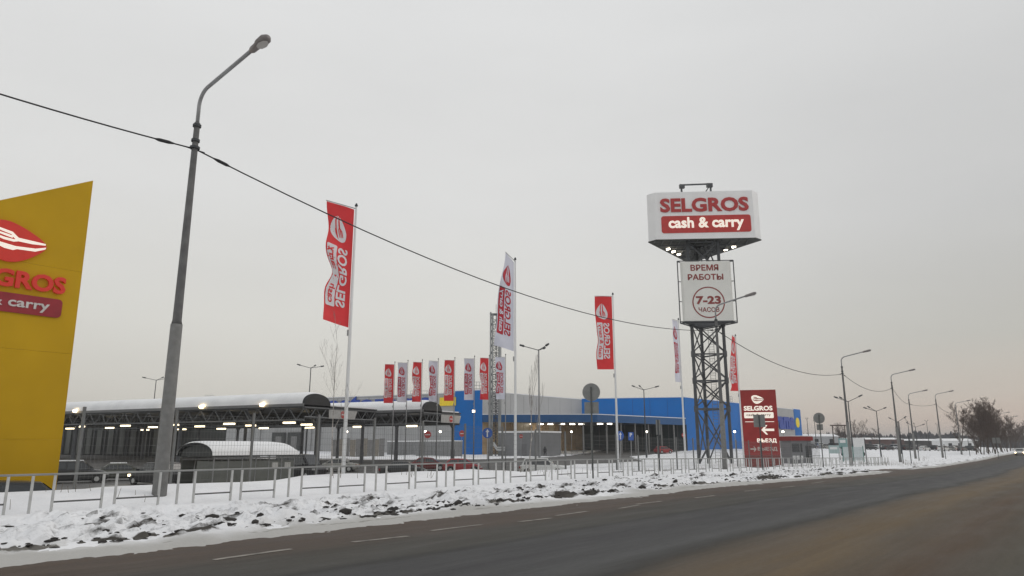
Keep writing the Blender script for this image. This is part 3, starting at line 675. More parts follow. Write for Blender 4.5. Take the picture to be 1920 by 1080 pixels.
near = [((668, 388), True, dict(yaw=.52, tw=.20, amp=.19, ph=1.0, fall=-.16, pinch=.28, pv=2.9), 29.2, 'tall red flag on the nearest flagpole, left of the others', 'nearest white flagpole, in front of the canopies'),
        ((966, 488), False, dict(yaw=1.15, tw=-.75, amp=.14, ph=2.2, fall=-.25), 38.2, 'twisted white flag beside the lattice chimney', 'second white flagpole, in front of the entrance porch'),
        ((1149, 553), True, dict(yaw=.05, tw=.1, amp=.08, ph=.3, fall=0, pinch=.1), 47.5, 'tall red flag above the blue store front, middle of the near row', 'third white flagpole, in front of the blue store front'),
        ((1272, 600), False, dict(yaw=.98, tw=.05, amp=.10, ph=3.6, fall=0), 57.4, 'narrow white flag seen edge on left of the billboard tower', 'fourth white flagpole, just left of the billboard tower'),
        ((1379, 630), True, dict(yaw=1.05, tw=-.55, amp=.12, ph=5.0, fall=0, pinch=.25, pv=4.3), 65.5, 'red flag blown half sideways right of the billboard tower', 'fifth white flagpole, between tower and red entrance pylon')]
for (px, py), red, P, Y, l1, l2 in near:
    tp = at(px, py, Y); g = Vector((tp.x, tp.y, H(tp.x, tp.y)))
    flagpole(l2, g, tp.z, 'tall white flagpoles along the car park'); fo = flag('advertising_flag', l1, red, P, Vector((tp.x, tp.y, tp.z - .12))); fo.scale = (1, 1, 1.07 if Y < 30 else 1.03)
proto = {}
ordn = ['first', 'second', 'third', 'fourth', 'fifth', 'sixth', 'seventh', 'eighth']
pn = {}
for i, (px, py) in enumerate([(740.5, 680), (765, 677), (792, 676), (822, 674), (853, 672), (890, 669), (917.5, 668), (948, 666)]):
    tp = at(px, py, 10.2 / (ray(px, py).z / ray(px, py).y)); g = Vector((tp.x, tp.y, H(tp.x, tp.y)))
    red = i % 2 == 0; l2 = f'{ordn[i]} flagpole from the left in the row of eight by the canopy'; l1 = f"{'red' if red else 'white'} flag, {ordn[i]} from the left in the row of eight"
    if 'p' not in pn: pn['p'] = flagpole(l2, g, tp.z, 'flagpoles in the row of eight', GALV, .07); pn['h'] = g.z
    else:
        c = copy_tree(pn['p'], Vector((tp.x, tp.y, tp.z - (10.2 - pn['h'])))); c['label'] = l2
    key = (red, (i // 2) % 2)
    loc = Vector((tp.x, tp.y, tp.z - .25))
    if key not in proto: proto[key] = flag('advertising_flag', l1, red, dict(yaw=(.15, .35)[key[1]] + (.1 if red else .2), tw=.15, amp=.09 + .03 * key[1], ph=i * 1.3, fall=0, pinch=.12 * key[1]), loc, 0, 'flags in the row of eight')
    else: c = copy_tree(proto[key], loc, random.uniform(-.2, .2)); c['label'] = l1
# ---------------------------------------------------------------- billboard tower
TY = 85.0; c0 = at(1334, 858, TY); tz0 = H(c0.x, c0.y)
tw_ = thing('billboard_tower', 'steel lattice tower carrying two three-sided billboards', 'tower', (c0.x, c0.y + 1.2, tz0))
TT = Matrix.Translation(-tw_.location); rot = R(4)
fr = Vector((math.cos(rot), math.sin(rot) * -1, 0)); fd = Vector((math.sin(rot), math.cos(rot), 0))     # along the front face, and back into depth
top = at(1330, 606, TY).z; tall = at(1320, 452, TY).z
fl = [at(1297, 606, TY), at(1355, 606, TY)]; wT = (fl[1] - fl[0]).length; cx = Vector(((fl[0].x + fl[1].x) / 2, TY, 0))
def leg(i, z): w = wT / 2 * 1.0; return [cx - fr * w, cx + fr * w, cx + fd * w * 1.7 - fr * .15][i] + Vector((0, 0, z))
for i in range(3): MB().tube([TT @ leg(i, tz0 - .3), TT @ leg(i, tall)], .19, 10).build('leg', TOWER, tw_, smooth=True)
lv = [at(1330, y, TY).z for y in (862, 765, 712, 662, 606)]; lv = [tz0] + lv[1:] + [at(1330, 560, TY).z, at(1330, 510, TY).z, tall]
for k in range(len(lv) - 1):
    za, zb2 = lv[k], lv[k + 1]
    for i in range(3):
        j = (i + 1) % 3; m_ = (leg(i, 0) + leg(j, 0)) / 2
        MB().tube([TT @ leg(i, zb2 - .1), TT @ leg(j, zb2 - .1)], .10, 6).build('horizontal_strut', TOWER, tw_)
        mb = MB()
        if k == 0: mb.tube([TT @ leg(i, za), TT @ (leg(i, (za + zb2) / 2) * .5 + leg(j, (za + zb2) / 2) * .5)], .085, 6)
        mb.tube([TT @ leg(i, za + .15), TT @ leg(j, zb2 - .15)], .085, 6); mb.tube([TT @ (leg(j, za + .15) + fd * .05), TT @ (leg(i, zb2 - .15) + fd * .05)], .085, 6)
        mb.build('cross_brace', TOWER, tw_)
        if k < 4: MB().tube([TT @ leg(i, zb2 - .45), TT @ leg(i, zb2 + .25)], .27, 8).build('joint_collar', TOWER, tw_)
# ladder with hoops
lx = cx + fd * 2.0 + fr * .75; mb = MB()
for d in (-.3, .3): mb.tube([TT @ (lx + fr * d + Vector((0, 0, tz0))), TT @ (lx + fr * d + Vector((0, 0, top)))], .03, 5)
z = tz0 + .3
while z < top: mb.tube([TT @ (lx - fr * .3 + Vector((0, 0, z))), TT @ (lx + fr * .3 + Vector((0, 0, z)))], .018, 4); z += .35
z = tz0 + 2.5
while z < top:
    mb.tube([TT @ (lx + fr * .38 * math.cos(a) - fd * .6 * math.sin(a) + Vector((0, 0, z))) for a in [k * math.pi / 6 for k in range(7)]], .018, 4); z += .9
mb.build('ladder', mat('ladder_steel', (.22, .22, .215), .6, .3), tw_)
def tri_board(name, xl, xr, yt, yb, ch, frame_m, face_m, Y, depth_k=.80):
    a, b = at(xl, (yt + yb) / 2, Y), at(xr, (yt + yb) / 2, Y); zt, zb_ = at((xl + xr) / 2, yt, Y).z, at((xl + xr) / 2, yb, Y).z
    w = (b - a).length; c = (a + b) / 2; c.z = 0
    P_ = [c - fr * w / 2, c + fr * w / 2, c + fr * ch * .6 + fd * w * depth_k, c - fr * ch * .6 + fd * w * depth_k]
    P_ = [P_[0] + fd * ch, P_[0] + fr * ch, P_[1] - fr * ch, P_[1] + fd * ch, P_[2], P_[3]]
    return c, w, zt, zb_, P_
c, w, zt, zb_, P_ = tri_board('b', 1217, 1425, 359, 449, .9, TOWER, BOARD, TY - .6)
pb = [TT @ p for p in P_]
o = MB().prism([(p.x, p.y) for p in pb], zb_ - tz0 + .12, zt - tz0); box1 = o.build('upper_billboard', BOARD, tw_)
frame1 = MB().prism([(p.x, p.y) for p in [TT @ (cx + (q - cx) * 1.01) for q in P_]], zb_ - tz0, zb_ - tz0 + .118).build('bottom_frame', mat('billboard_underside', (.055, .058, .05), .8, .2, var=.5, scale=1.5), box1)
# ribs on the underside
mb = MB()
for k in range(13):
    f = (k + .5) / 13 - .5; a = c + fr * f * w * .98; dd = w * .80 * (1 - abs(f) * 2) * .96
    mb.tube([TT @ (a + Vector((0, 0, zb_ - .08))), TT @ (a + fd * max(.4, dd) + Vector((0, 0, zb_ - .08)))], .07, 4)
for k in range(1, 5): f = k / 5.5; mb.tube([TT @ (c - fr * w * .48 * (1 - f) + fd * w * .8 * f + Vector((0, 0, zb_ - .16))), TT @ (c + fr * w * .48 * (1 - f) + fd * w * .8 * f + Vector((0, 0, zb_ - .16)))], .08, 4)
mb.build('underside_rib', TOWER, box1)
fc = Face(c + Vector((0, 0, 0)), fr, None, out=-fd); fc.inv = TT; fc.p = box1
def X(px): return (at(px, 400, TY - .6) - c).dot(fr)
def Z(py): return at(1320, py, TY - .6).z
fc.put('lettering', [fitgeo(text_geo('SELGROS', 1, .035, .06), X(1239), X(1403), Z(397), Z(371))], REDLET, 0, 0, .07)
pw, ph_ = (X(1405) - X(1240)) / 2, (Z(404) - Z(436)) / 2
fc.put('letter_plate', [poly_geo(rrect(pw, ph_, .3), 0, .06)], RED, (X(1405) + X(1240)) / 2, (Z(404) + Z(436)) / 2)
fc.put('lettering', [fitgeo(text_geo('cash & carry', 1, .03, .04), X(1253), X(1392), Z(433), Z(407))], LITW, 0, 0, .10)
# lower board
c2, w2, zt2, zb2_, P2 = tri_board('c', 1279, 1373, 490, 602, .25, TOWER, BOARD, TY - 2.2, .8)
pb = [TT @ p for p in P2]
box2 = MB().prism([(p.x, p.y) for p in pb], zb2_ - tz0, zt2 - tz0).build('lower_billboard', mat('sign_face_cream', (.76, .76, .72), .45, var=.05, scale=.6), tw_)
fr2 = MB()
def rim(pts, z, r): 
    for i in range(len(pts)): fr2.tube([pts[i] + Vector((0, 0, z)), pts[(i + 1) % len(pts)] + Vector((0, 0, z))], r, 5)
TF = Matrix.Translation((-tw_.location.x, -tw_.location.y, 0))
big = [TF @ (c2 + (p - c2) * 1.11 - fd * .12) for p in (P2[0], P2[3], P2[4])]
rim(big, zt2 - tz0 + .12, .06); rim(big, zb2_ - tz0 - .18, .08); rim([TF @ p for p in P2], zb2_ - tz0 - .05, .09)
for p in big[:2]: fr2.tube([p + Vector((0, 0, zb2_ - tz0 - .18)), p + Vector((0, 0, zt2 - tz0 + .12))], .07, 5)
for p in (P2[0], P2[3]):
    p = TF @ p
    for k in range(4):
        z = zb2_ - tz0 + (zt2 - zb2_) * k / 3; q = min(big[:2], key=lambda b: (b - p).length); fr2.tube([p + Vector((0, 0, z)), q + Vector((0, 0, z))], .05, 4)
fr2.build('board_frame', TOWER, box2)
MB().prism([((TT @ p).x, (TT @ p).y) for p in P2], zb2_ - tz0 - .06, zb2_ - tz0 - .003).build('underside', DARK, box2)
fc = Face(c2, fr, None, out=-fd); fc.inv = TT; fc.p = box2
def X(px): return (at(px, 540, TY - 2.2) - c2).dot(fr)
def Z(py): return at(1320, py, TY - 2.2).z
def fit_text(body, x0, x1, y0, y1, m, bold=.03, dep=.01, cap=.70, z=.02):
    fc.put('lettering', [fitgeo(text_geo(body, 1, bold, dep), X(x0), X(x1), Z(y1), Z(y0))], m, 0, 0, z)
BRN = mat('letter_maroon', (.26, .045, .04), .5)
fit_text('ВРЕМЯ', 1297, 1349, 496, 507.5, BRN); fit_text('РАБОТЫ', 1291, 1357, 513.5, 525, BRN)
fit_text('7-23', 1304, 1350, 555, 570.5, BRN, .04); fit_text('ЧАСОВ', 1308, 1346, 576, 585, BRN, .02)
rr = (X(1357) - X(1297)) / 2; xc, zc = (X(1357) + X(1297)) / 2, (Z(538) + Z(596)) / 2; nn_ = 40
v_ = [Vector((rr * k * math.cos(2 * math.pi * i / nn_), rr * k * math.sin(2 * math.pi * i / nn_), 0)) for k in (1, .925) for i in range(nn_)]
fc.put('ring', [(v_, [(i, (i + 1) % nn_, nn_ + (i + 1) % nn_, nn_ + i) for i in range(nn_)])], BRN, xc, zc, .02)
# hoist frame on top and spot lamps below the boards
mb = MB(); z0 = zt - tz0; a, b = [TF @ (c + fr * d + fd * 2.5) for d in (-2.2, 1.5)]
for p in (a, b): mb.tube([p + Vector((0, 0, z0)), p + Vector((0, 0, z0 + 1.9))], .13, 6)
mb.tube([a + Vector((0, 0, z0 + 1.85)), b + Vector((0, 0, z0 + 1.9))], .11, 6); mb.tube([b + Vector((-1.1, 0, z0 + .2)), b + Vector((0, 0, z0 + 1.8))], .07, 5)
mb.box(a.x - .25, a.x + .4, a.y - .2, a.y + .2, z0 + 1.4, z0 + 1.9); mb.box(b.x - .5, b.x + .25, b.y - .2, b.y + .2, z0 + 1.45, z0 + 1.95); mb.build('hoist_frame', TOWER, tw_)
for px, py, yy in ((1253, 467, 3.4), (1263, 472, 4.6), (1273, 477, 5.8), (1361, 468, 4.4), (1376, 463, 3.0)):
    d = at(px, py, TY + yy - .6); p = TT @ d
    s_ = MB().tube([p + Vector((0, 0, .9)), p], .04, 5).build('lamp_bracket', DARK, tw_)
    MB().tube([p - Vector((.22, 0, .05)), p + Vector((.22, 0, .05))], [.13, .10], 10).build('spot_lamp', COOL, tw_)
for d in (-.9, 0, .9, 1.6):  # struts between the two boards
    MB().tube([TT @ (cx + fr * d + fd * .6 + Vector((0, 0, zt2))), TT @ (cx + fr * d * .6 + fd * 2.2 + Vector((0, 0, zb_)))], .09, 5).build('board_strut', TOWER, tw_)
# ---------------------------------------------------------------- red entrance pylon
EY = 75.0; e_l, e_r = at(1394, 800, EY), at(1460, 800, EY - .8); g = Vector(((e_l.x + e_r.x) / 2, EY, 0)); gz = H(g.x, g.y); g.z = gz
er = thing('entrance_pylon', 'dark red entrance pylon with white emblem and arrows', 'sign', g); ET = Matrix.Translation(-g)
efr = (e_r - e_l).normalized(); efr.z = 0; efd = Vector((-efr.y, efr.x, 0)); ew = 3.66; eh = at(1420, 731, EY).z - gz
a = -efr * ew / 2; b = efr * ew / 2
MB().prism([((p).x, (p).y) for p in (a, b, b + efd * .55, a + efd * .55)], 1.72, eh).build('upper_panel', DRED, er)
MB().prism([((p).x, (p).y) for p in (a, b, b + efd * .55, a + efd * .55)], -.3, 1.71).build('lower_panel', mat('pylon_red_dull', (.20, .035, .028), .6, var=.25, scale=2), er)
fc = Face(g, efr, er, out=-efd); fc.inv = ET
def X(px): return (px - 1421.5) / 67 * 3.67
def Z(py): return at(1420, py, EY).z - gz
fc.emblem(X(1421), Z(749), 1.22, LITW, DRED, d=.02)
def fit2(body, x0, x1, y0, y1, m, bold=.03, cap=.70, z=.02, sk=None):
    fc.put('lettering', [fitgeo(text_geo(body, 1, bold, .01), X(x0), X(x1), Z(y1), Z(y0))], m, 0, 0, z)
fit2('SELGROS', 1395, 1447, 761, 770, LITW, .04)
fc.put('letter_plate', [poly_geo(rrect(X(1448) / 2 - X(1395) / 2, (Z(773) - Z(784)) / 2, .1), 0, .03)], LITW, (X(1448) + X(1395)) / 2, (Z(773) + Z(784)) / 2)
fit2('cash & carry', 1399, 1443, 775.5, 781, mat('letter_brown', (.12, .05, .04), .5), .01, z=.045)
fc.put('dividing_line', [poly_geo([Vector((X(1396), Z(790.2))), Vector((X(1448), Z(790.2))), Vector((X(1448), Z(791.3))), Vector((X(1396), Z(791.3)))], 0, .02)], LITW)
def arrow(x0, x1, y, hw, m, flip=1):
    xa, xb = X(x0), X(x1); yy = Z(y); k = hw; sh = (xb - xa)
    pts = [(xa, yy), (xa + sh * .36, yy + k), (xa + sh * .5, yy + k), (xa + sh * .28, yy + k * .24), (xb, yy + k * .24), (xb, yy - k * .24), (xa + sh * .28, yy - k * .24), (xa + sh * .5, yy - k), (xa + sh * .36, yy - k)]
    fc.put('arrow', [poly_geo([Vector(p) for p in pts], 0, .03)], m)
arrow(1424, 1447, 806, .48, LITW); fit2('ВЪЕЗД', 1415, 1450, 822, 831, LITW, .045)
GRW = mat('letter_dull_white', (.55, .50, .46), .6); arrow(1413, 1402, 842, .26, GRW); fit2('ВЫЕЗД', 1415, 1450, 838, 846, GRW, .035)  # lower arrow and lettering in a greyer white
# ---------------------------------------------------------------- gatehouse kiosk, bar gate, notice boards
kp = onY(1492, 79); kio = thing('gatehouse', 'small grey gatehouse with red roof band beside the red pylon', 'kiosk', kp, .25)
MB().box(-1.2, 1.2, -1, 1, -.3, 2.5).build('wall', BOXG, kio); MB().box(-1.35, 1.35, -1.15, 1.15, 2.503, 2.95).build('roof', mat('kiosk_red', (.22, .02, .018), .5), kio); MB().box(-1.3, 1.3, -1.1, 1.1, 2.953, 3.03).build('roof_snow', SNOWR, kio)
wn = MB().box(-1.2, .05, -1.03, -1.005, 1.3, 2.2).build('window', GLASS, kio)
for k in range(3): MB().box(-1.2 + k * .45, -.85 + k * .45, -1.04, -1.01, .55, .95).build('notice', WHITEP, kio)
MB().box(.45, 1.2, -1.03, -1.005, -.1, 1.95).build('door', DARK, kio)
bg = thing('bar_gate', 'row of tall grey turnstile bars right of the gatehouse', 'gate', onY(1516, 78), .3)
for k in range(9): MB().tube([(k * .16, 0, -.2), (k * .16, .0, 2.3)], .022, 6).build('bar', GALV, bg)
MB().box(-.05, 1.4, -.03, .03, 2.3, 2.36).build('top_beam', GALV, bg); MB().box(-.05, 1.4, -.03, .03, .9, .95).build('middle_beam', GALV, bg)
TEAL = mat('teal_board', (.20, .33, .33), .5, var=.1)
def boardsign(label, px, Y, w, z0, z1, m, cat='notice board', rz=.3):
    t = thing('notice_board', label, cat, onY(px, Y), rz)
    for d in (-w / 2 + .05, w / 2 - .05): MB().tube([(d, .05, -.3), (d, .05, z1)], .035, 6).build('post', GALV, t)
    MB().box(-w / 2, w / 2, -.03, .02, z0, z1).build('panel', m, t)
    MB().box(-w / 2 + .15, w / 2 - .3, -.037, -.031, (z0 + z1) / 2, z1 - .2).build('print', WHITEP, t); return t
boardsign('pale teal board on posts behind the barrier end', 1563, 88, 1.5, 1.1, 2.05, mat('pale_teal', (.36, .46, .46), .5))
boardsign('dark teal board behind the pale one', 1581, 100, 1.4, 1.8, 3.0, TEAL)
gb = thing('trolley_shelter', 'pale glass trolley shelter by the third street lamp', 'shelter', onY(1598, 92), .3)
for x in (-1.6, 0, 1.6):
    MB().tube([(x, 0, -.2), (x, 0, 2.0)], .05, 6).build('post', mat('teal_post', (.05, .18, .15), .5), gb)
for x in (-.8, .8): MB().box(x - .72, x + .72, -.02, .02, .2, 1.85).build('pane', mat('frosted_glass', (.52, .58, .59), .3, var=.1), gb)
tr = thing('box_lorry', 'parked lorry with a plain white box body in the far field', 'lorry', onY(1601, 135), .15)
MB().box(-.8, 2.6 - 1.0, -1.1, 1.1, .9, 3.3).build('box_body', WHITEP, tr); MB().box(-2.2, -.85, -1.0, 1.0, .5, 2.3).build('cab', mat('cab_grey', (.3, .31, .33), .5), tr); MB().box(-2.22, -2.0, -.85, .85, 1.4, 2.1).build('windscreen', GLASS, tr)
for x in (-1.6, .9):
    for y in (-1.0, 1.0): MB().tube([(x, y - .12, .45), (x, y + .12, .45)], .45, 12).build('wheel', RUB, tr)
# ---------------------------------------------------------------- road signs
def disc(r, y0, y1, n=24): return MB().tube([(0, y0, 0), (0, y1, 0)], r, n)
def sign(label, px, py, Y, r, face='back', plate=None, rz=0, name='road_sign', tilt=0, post=True):
    c = at(px, py, Y); gz = H(c.x, c.y); t = thing(name, label, 'road sign', (c.x, c.y, gz), rz); zc = c.z - gz
    MB().tube([(0, .03, -.3), (0, .03, zc + (r * .6 if face == 'back' else r * .2))], .032, 8).build('post', GALV if face != 'back' else mat('post_dark', (.08, .085, .08), .6), t, smooth=True)
    def plt(mb, nm, m, x=0, z=0, par=t): mb.v = [(a + x, b, c_ + z) for a, b, c_ in mb.v]; return mb.build(nm, m, par)
    if face == 'back':
        p = plt(disc(r, .065, .08), 'disc', SIGNB, 0, zc); plt(disc(r * 1.04, .0805, .088), 'disc_rim', GALV, 0, zc, p)
        if plate: plt(MB().box(-plate[0], plate[0], .065, .08, -plate[1] * 2, 0), 'plate', SIGNB, 0, zc - r - .05)
    elif face == 'noentry':
        p = plt(disc(r, -.01, 0), 'disc', RED, 0, zc); plt(MB().box(-r * .7, r * .7, -.02, -.012, -r * .14, r * .14), 'bar', WHITEP, 0, zc, p)
    elif face == 'up':
        p = plt(disc(r, -.01, 0), 'disc', BLUES, 0, zc); k = r
        v, f = poly_geo([Vector(q) * k for q in [(0, .75), (.38, .2), (.13, .2), (.13, -.75), (-.13, -.75), (-.13, .2), (-.38, .2)]], 0, .01)
        MB().add([(a.x, -.013 - a.z, a.y + zc) for a in v], f).build('arrow', WHITEP, p)
    elif face == 'parking':
        p = plt(MB().box(-r * .7, r * .7, -.012, 0, -r, r), 'panel', BLUES, 0, zc); v, f = text_geo('P', 1.3 * r, .03); MB().add([(a.x - .38 * r, -.02, a.y + zc - .1 * r) for a in v], f).build('lettering', WHITEP, p)
    return t
sign('big round sign back with a square plate, by the barrier near the blue store', 1108, 735, 30.0, .36, 'back', (.30, .24), -.25)
sign('round sign back beside the third street lamp', 1536, 784, 50, .36, 'back', (.2, .2), -.25)
sign('round blue sign with white up arrow left of the lattice chimney', 914, 812, 54, .38, 'up', rz=-.1)
sign('round blue sign with white arrow at the third flagpole', 1163, 817, 56, .36, 'up', rz=.6)
sign('left round red no entry sign under the canopy edge', 802, 815, 92, .44, 'noentry', rz=.1)
sign('right round red no entry sign beside the last canopy post', 866, 813, 94, .42, 'noentry', rz=.7)
sign('small far round red sign in front of the grey boiler cabin', 977, 818, 112, .30, 'noentry', rz=.3)
sign('small blue parking sign below the entrance porch', 1183, 818, 62, .34, 'parking', rz=.2)
sign('little round red sign before the dark porch glazing left of the tower', 1282, 816, 98, .30, 'noentry', rz=.2)
def plates(label, px, py, Y, w, hh, gap, rz):
    c = at(px, py, Y); gz = H(c.x, c.y); t = thing('road_sign', label, 'road sign', (c.x, c.y, gz), rz); zc = c.z - gz
    MB().tube([(0, .04, -.3), (0, .04, zc + hh * .5)], .034, 8).build('post', DARK, t)
    for d in (-1, 1): MB().box(d * (w / 2 + gap) - w / 2, d * (w / 2 + gap) + w / 2, .08, .10, zc - hh / 2, zc + hh / 2).build('plate', SIGNB, t)
plates('pair of grey sign backs on one post in front of the red pylon', 1424, 789, 46, .33, .78, .02, -.2)
plates('pair of narrow sign backs on one post left of the tower', 1234, 801, 42, .11, .85, .02, -.2)
plates('small pair of sign backs on a post before the dark grove', 1868, 826, 118, .5, .9, .05, -.3)
# ---------------------------------------------------------------- vaulted car park shelter
sc0 = Vector((-16.1, 39.6, 0)); sz = H(-16.1, 39.6); sh = thing('shelter', 'grey panelled shelter with a vaulted snowy roof', 'shelter', (sc0.x, sc0.y, sz), ROADROT)
# local frame: x along the road, y away from it
Lx, Ly, ez = 5.05, 3.6, -.55 - sz; PANEL = mat('shelter_panel', (.13, .138, .125), .35, var=.15, scale=1.2)
n = 8
for i in range(7): MB().tube([(i * Lx / 6, 0, -.1), (i * Lx / 6, 0, ez)], .035, 6).build('post', GALV, sh)
for i in range(6): MB().box(i * Lx / 6 + .04, (i + 1) * Lx / 6 - .04, -.012, .012, .25, ez - .3).build('side_panel', PANEL, sh)
for i in range(6): MB().box(i * Lx / 6 + .04, (i + 1) * Lx / 6 - .04, Ly - .012, Ly + .012, .25, ez - .3).build('side_panel', PANEL, sh)
MB().box(0, Lx, -.03, .03, ez - .16, ez - .08).build('eaves_rail', GALV, sh); MB().box(0, Lx, Ly - .03, Ly + .03, ez - .16, ez - .08).build('eaves_rail', GALV, sh)
def arch(x0, x1, y0, y1, z0, rise, th, n=14, x_round=0):
    vs = []; fs = []
    for x in (x0, x1):
        for j in range(n + 1):
            a = math.pi * j / n; y = (y0 + y1) / 2 - math.cos(a) * (y1 - y0) / 2; z = z0 + math.sin(a) ** .9 * rise if 0 < j < n else z0
            vs += [(x, y, z), (x, y, z + th * (.35 + .65 * math.sin(a)))]
    m = 2 * (n + 1)
    for j in range(n):
        a, b = 2 * j, 2 * j + 2
        fs += [(a + 1, b + 1, m + b + 1, m + a + 1), (a, m + a, m + b, b), (a, b, b + 1, a + 1), (m + a, m + a + 1, m + b + 1, m + b)]
    fs += [(0, 1, m + 1, m), (m - 2, 2 * m - 2, 2 * m - 1, m - 1)]
    return vs, fs
MB().add(*arch(-.15, Lx + .15, -.15, Ly + .15, ez - .05, .66, .05)).build('vault_roof', DARK, sh)
vs = []; fs = []; n1 = 14; xs2 = [-.2, -.1, .3, 1.5, 3, 4.4, 5.0, Lx + .2]; kk = [.3, .85, 1, 1, 1, .95, .8, .35]
for x, k in zip(xs2, kk):
    for j in range(n1 + 1): a = math.pi * j / n1; vs.append((x, Ly / 2 - math.cos(a) * (Ly / 2 + .17), ez + .01 + math.sin(a) ** .9 * (.66 * (.62 + .38 * k if x > 4 else 1) + .12 * k)))
for i in range(len(xs2) - 1):
    for j in range(n1): q = i * (n1 + 1) + j; fs.append((q, q + n1 + 1, q + n1 + 2, q + 1))
MB().add(vs, fs).build('roof_snow', SNOWR, sh, smooth=True)
MB().add([(-.02, Ly / 2 - math.cos(math.pi * j / 14) * Ly / 2, ez - .06 + math.sin(math.pi * j / 14) ** .9 * .6) for j in range(15)], [tuple(range(15))]).build('gable_infill', mat('gable_interior_shade', (.05, .055, .055), .6), sh)  # dark sheet standing in for the shade inside the open vault
MB().box(-.02, .02, .05, Ly * .48, .25, ez - .3).build('end_panel', PANEL, sh); MB().box(Lx - .02, Lx + .02, .05, Ly * .95, .25, ez - .3).build('end_panel', PANEL, sh)
for i in (4, 5): MB().box(i * Lx / 6 + .2, i * Lx / 6 + .6, -.03, -.014, ez - .75, ez - .42).build('notice', mat('notice_paper', (.5, .5, .48), .7), sh)
# ---------------------------------------------------------------- canopies over the parking rows
ROOFD = mat('canopy_dark', (.045, .048, .052), .6, .2, var=.15, scale=1); COLM = mat('canopy_column', (.10, .105, .115), .6, .2, var=.12, scale=2)
def canopy(label, corner, Wb, Ln, ez, rise, cols, lampsY, loc_arch=4.6, floods=()):
    gz = H(corner.x, corner.y); ang = math.atan2(A.y, A.x)
    t = thing('parking_canopy', label, 'canopy', (corner.x, corner.y, gz), ang, 'parking canopies')
    # local: x along A (away, left), y: since A rotated +90deg = -B, depth runs along -y
    e = ez - gz
    MB().add(*arch(0, Ln, -loc_arch, 0, e, rise, .08)).build('vault_roof', ROOFD, t)
    vs = []; fs = []
    xs_ = [.25, .5, 1.2] + list(np.linspace(3, Ln, 24)); 
    for ii, x in enumerate(xs_):
        k = (.2, .7, 1)[min(ii, 2)]
        for j in range(15):
            a = math.pi * j / 14; wv = 1 + .12 * noise.noise(Vector((x * .3, j * .4, 2)))
            vs.append((x, -loc_arch / 2 + math.cos(a) * (loc_arch / 2 + .05), e + .10 + (math.sin(a) ** .8 if 0 < j < 14 else 0) * (rise + .26 * k * wv)))
    for i in range(len(xs_) - 1):
        for j in range(14): q = i * 15 + j; fs.append((q, q + 1, q + 16, q + 15))
    MB().add(vs, fs).build('roof_snow', SNOWR, t, smooth=True)
    MB().add([(-.03, -loc_arch / 2 - math.cos(math.pi * j / 14) * loc_arch / 2, e + math.sin(math.pi * j / 14) ** .9 * rise) for j in range(15)], [tuple(range(15))]).build('gable_infill', mat('gable_black', (.02, .021, .022), .6), t)
    MB().box(0, Ln, -Wb, -loc_arch, e - .16, e).build('flat_roof', ROOFD, t); MB().box(.3, Ln, -Wb + .1, -loc_arch - .05, e + .003, e + .16).build('flat_roof_snow', SNOWR, t)
    MB().box(0, Ln, .0, .10, e - .22, e + .12).build('eaves_fascia', mat('fascia_grey', (.17, .175, .18), .5, .2), t)
    # underside ceiling, dark
    MB().box(.1, Ln, -Wb + .1, -.1, e - .30, e - .18).build('ceiling', ROOFD, t)
    def truss(a, b, hh, nb, nm='truss'):
        mb = MB(); a, b = Vector(a), Vector(b); dz = Vector((0, 0, -hh)); mb.tube([a, b], .10, 6); mb.tube([a + dz, b + dz], .11, 6)
        for k in range(nb):
            p, q = a.lerp(b, k / nb), a.lerp(b, (k + 1) / nb); m_ = a.lerp(b, (k + .5) / nb); mb.tube([p, m_ + dz], .065, 5); mb.tube([m_ + dz, q], .065, 5)
        mb.build(nm, mat('truss_steel', (.14, .148, .155), .55, .3), t)
    bay = 10.0; nbays = int(Ln / bay)
    for k in range(nbays): truss((k * bay, -.15, e - .32), ((k + 1) * bay, -.15, e - .32), 1.5, 4)
    for k in range(nbays + 1):
        if k == 0 or k % 2 == 0: truss((k * bay + .15, -.3, e - .34), (k * bay + .15, -Wb + .2, e - .34), 1.1, 7)
    for k in range(nbays): truss((k * bay, -Wb + .3, e - .32), ((k + 1) * bay, -Wb + .3, e - .32), 1.2, 5)
    MB().box(.2, Ln, -Wb + .02, -Wb + .10, e - 1.75, e - .17).build('rear_fascia', ROOFD, t)
    for cx_, cy_ in cols:
        pr = MB(); pr.tube([(cx_, cy_, -.2), (cx_, cy_, e - 1.5)], .22, 8).tube([(cx_, cy_, -.2), (cx_, cy_, 1.7)], .33, 4); pr.build('column', COLM, t)
        mb = MB()
        for dx, dy in ((1.6, 0), (-1.6, 0), (0, 1.2), (0, -1.2)): mb.tube([(cx_, cy_, e - 2.3), (max(.1, cx_ + dx), cy_ + dy, e - .4)], .10, 6)
        mb.build('branch_strut', COLM, t)
    for lx_, ly_ in lampsY: MB().box(lx_ - .85, lx_ + .85, ly_ - .22, ly_ + .22, e - 2.05, e - 1.83).build('strip_lamp', LAMPON, t); MB().tube([(lx_, ly_, e - 1.83), (lx_, ly_, e - .3)], .02, 4).build('lamp_rod', DARK, t)
    for fx in floods:
        MB().box(fx - .22, fx + .22, .12, .42, e - .05, e + .25).build('floodlight', FLOOD, t)
    # gable sign panel: white board with a no-entry disc
    y0 = -loc_arch * .95; pn_ = MB().add([(-.06, y0, e - .42), (-.06, y0 - 5.4, e - .42), (-.06, y0 - 4.9, e - 1.5), (-.06, y0 - .0, e - 1.5), (-.0, y0, e - .42), (-.0, y0 - 5.4, e - .42), (-.0, y0 - 4.9, e - 1.5), (-.0, y0, e - 1.5)], [(0, 1, 2, 3), (7, 6, 5, 4), (0, 4, 5, 1), (1, 5, 6, 2), (2, 6, 7, 3), (3, 7, 4, 0)]).build('clearance_board', mat('board_lightgrey', (.42, .42, .41), .5), t)
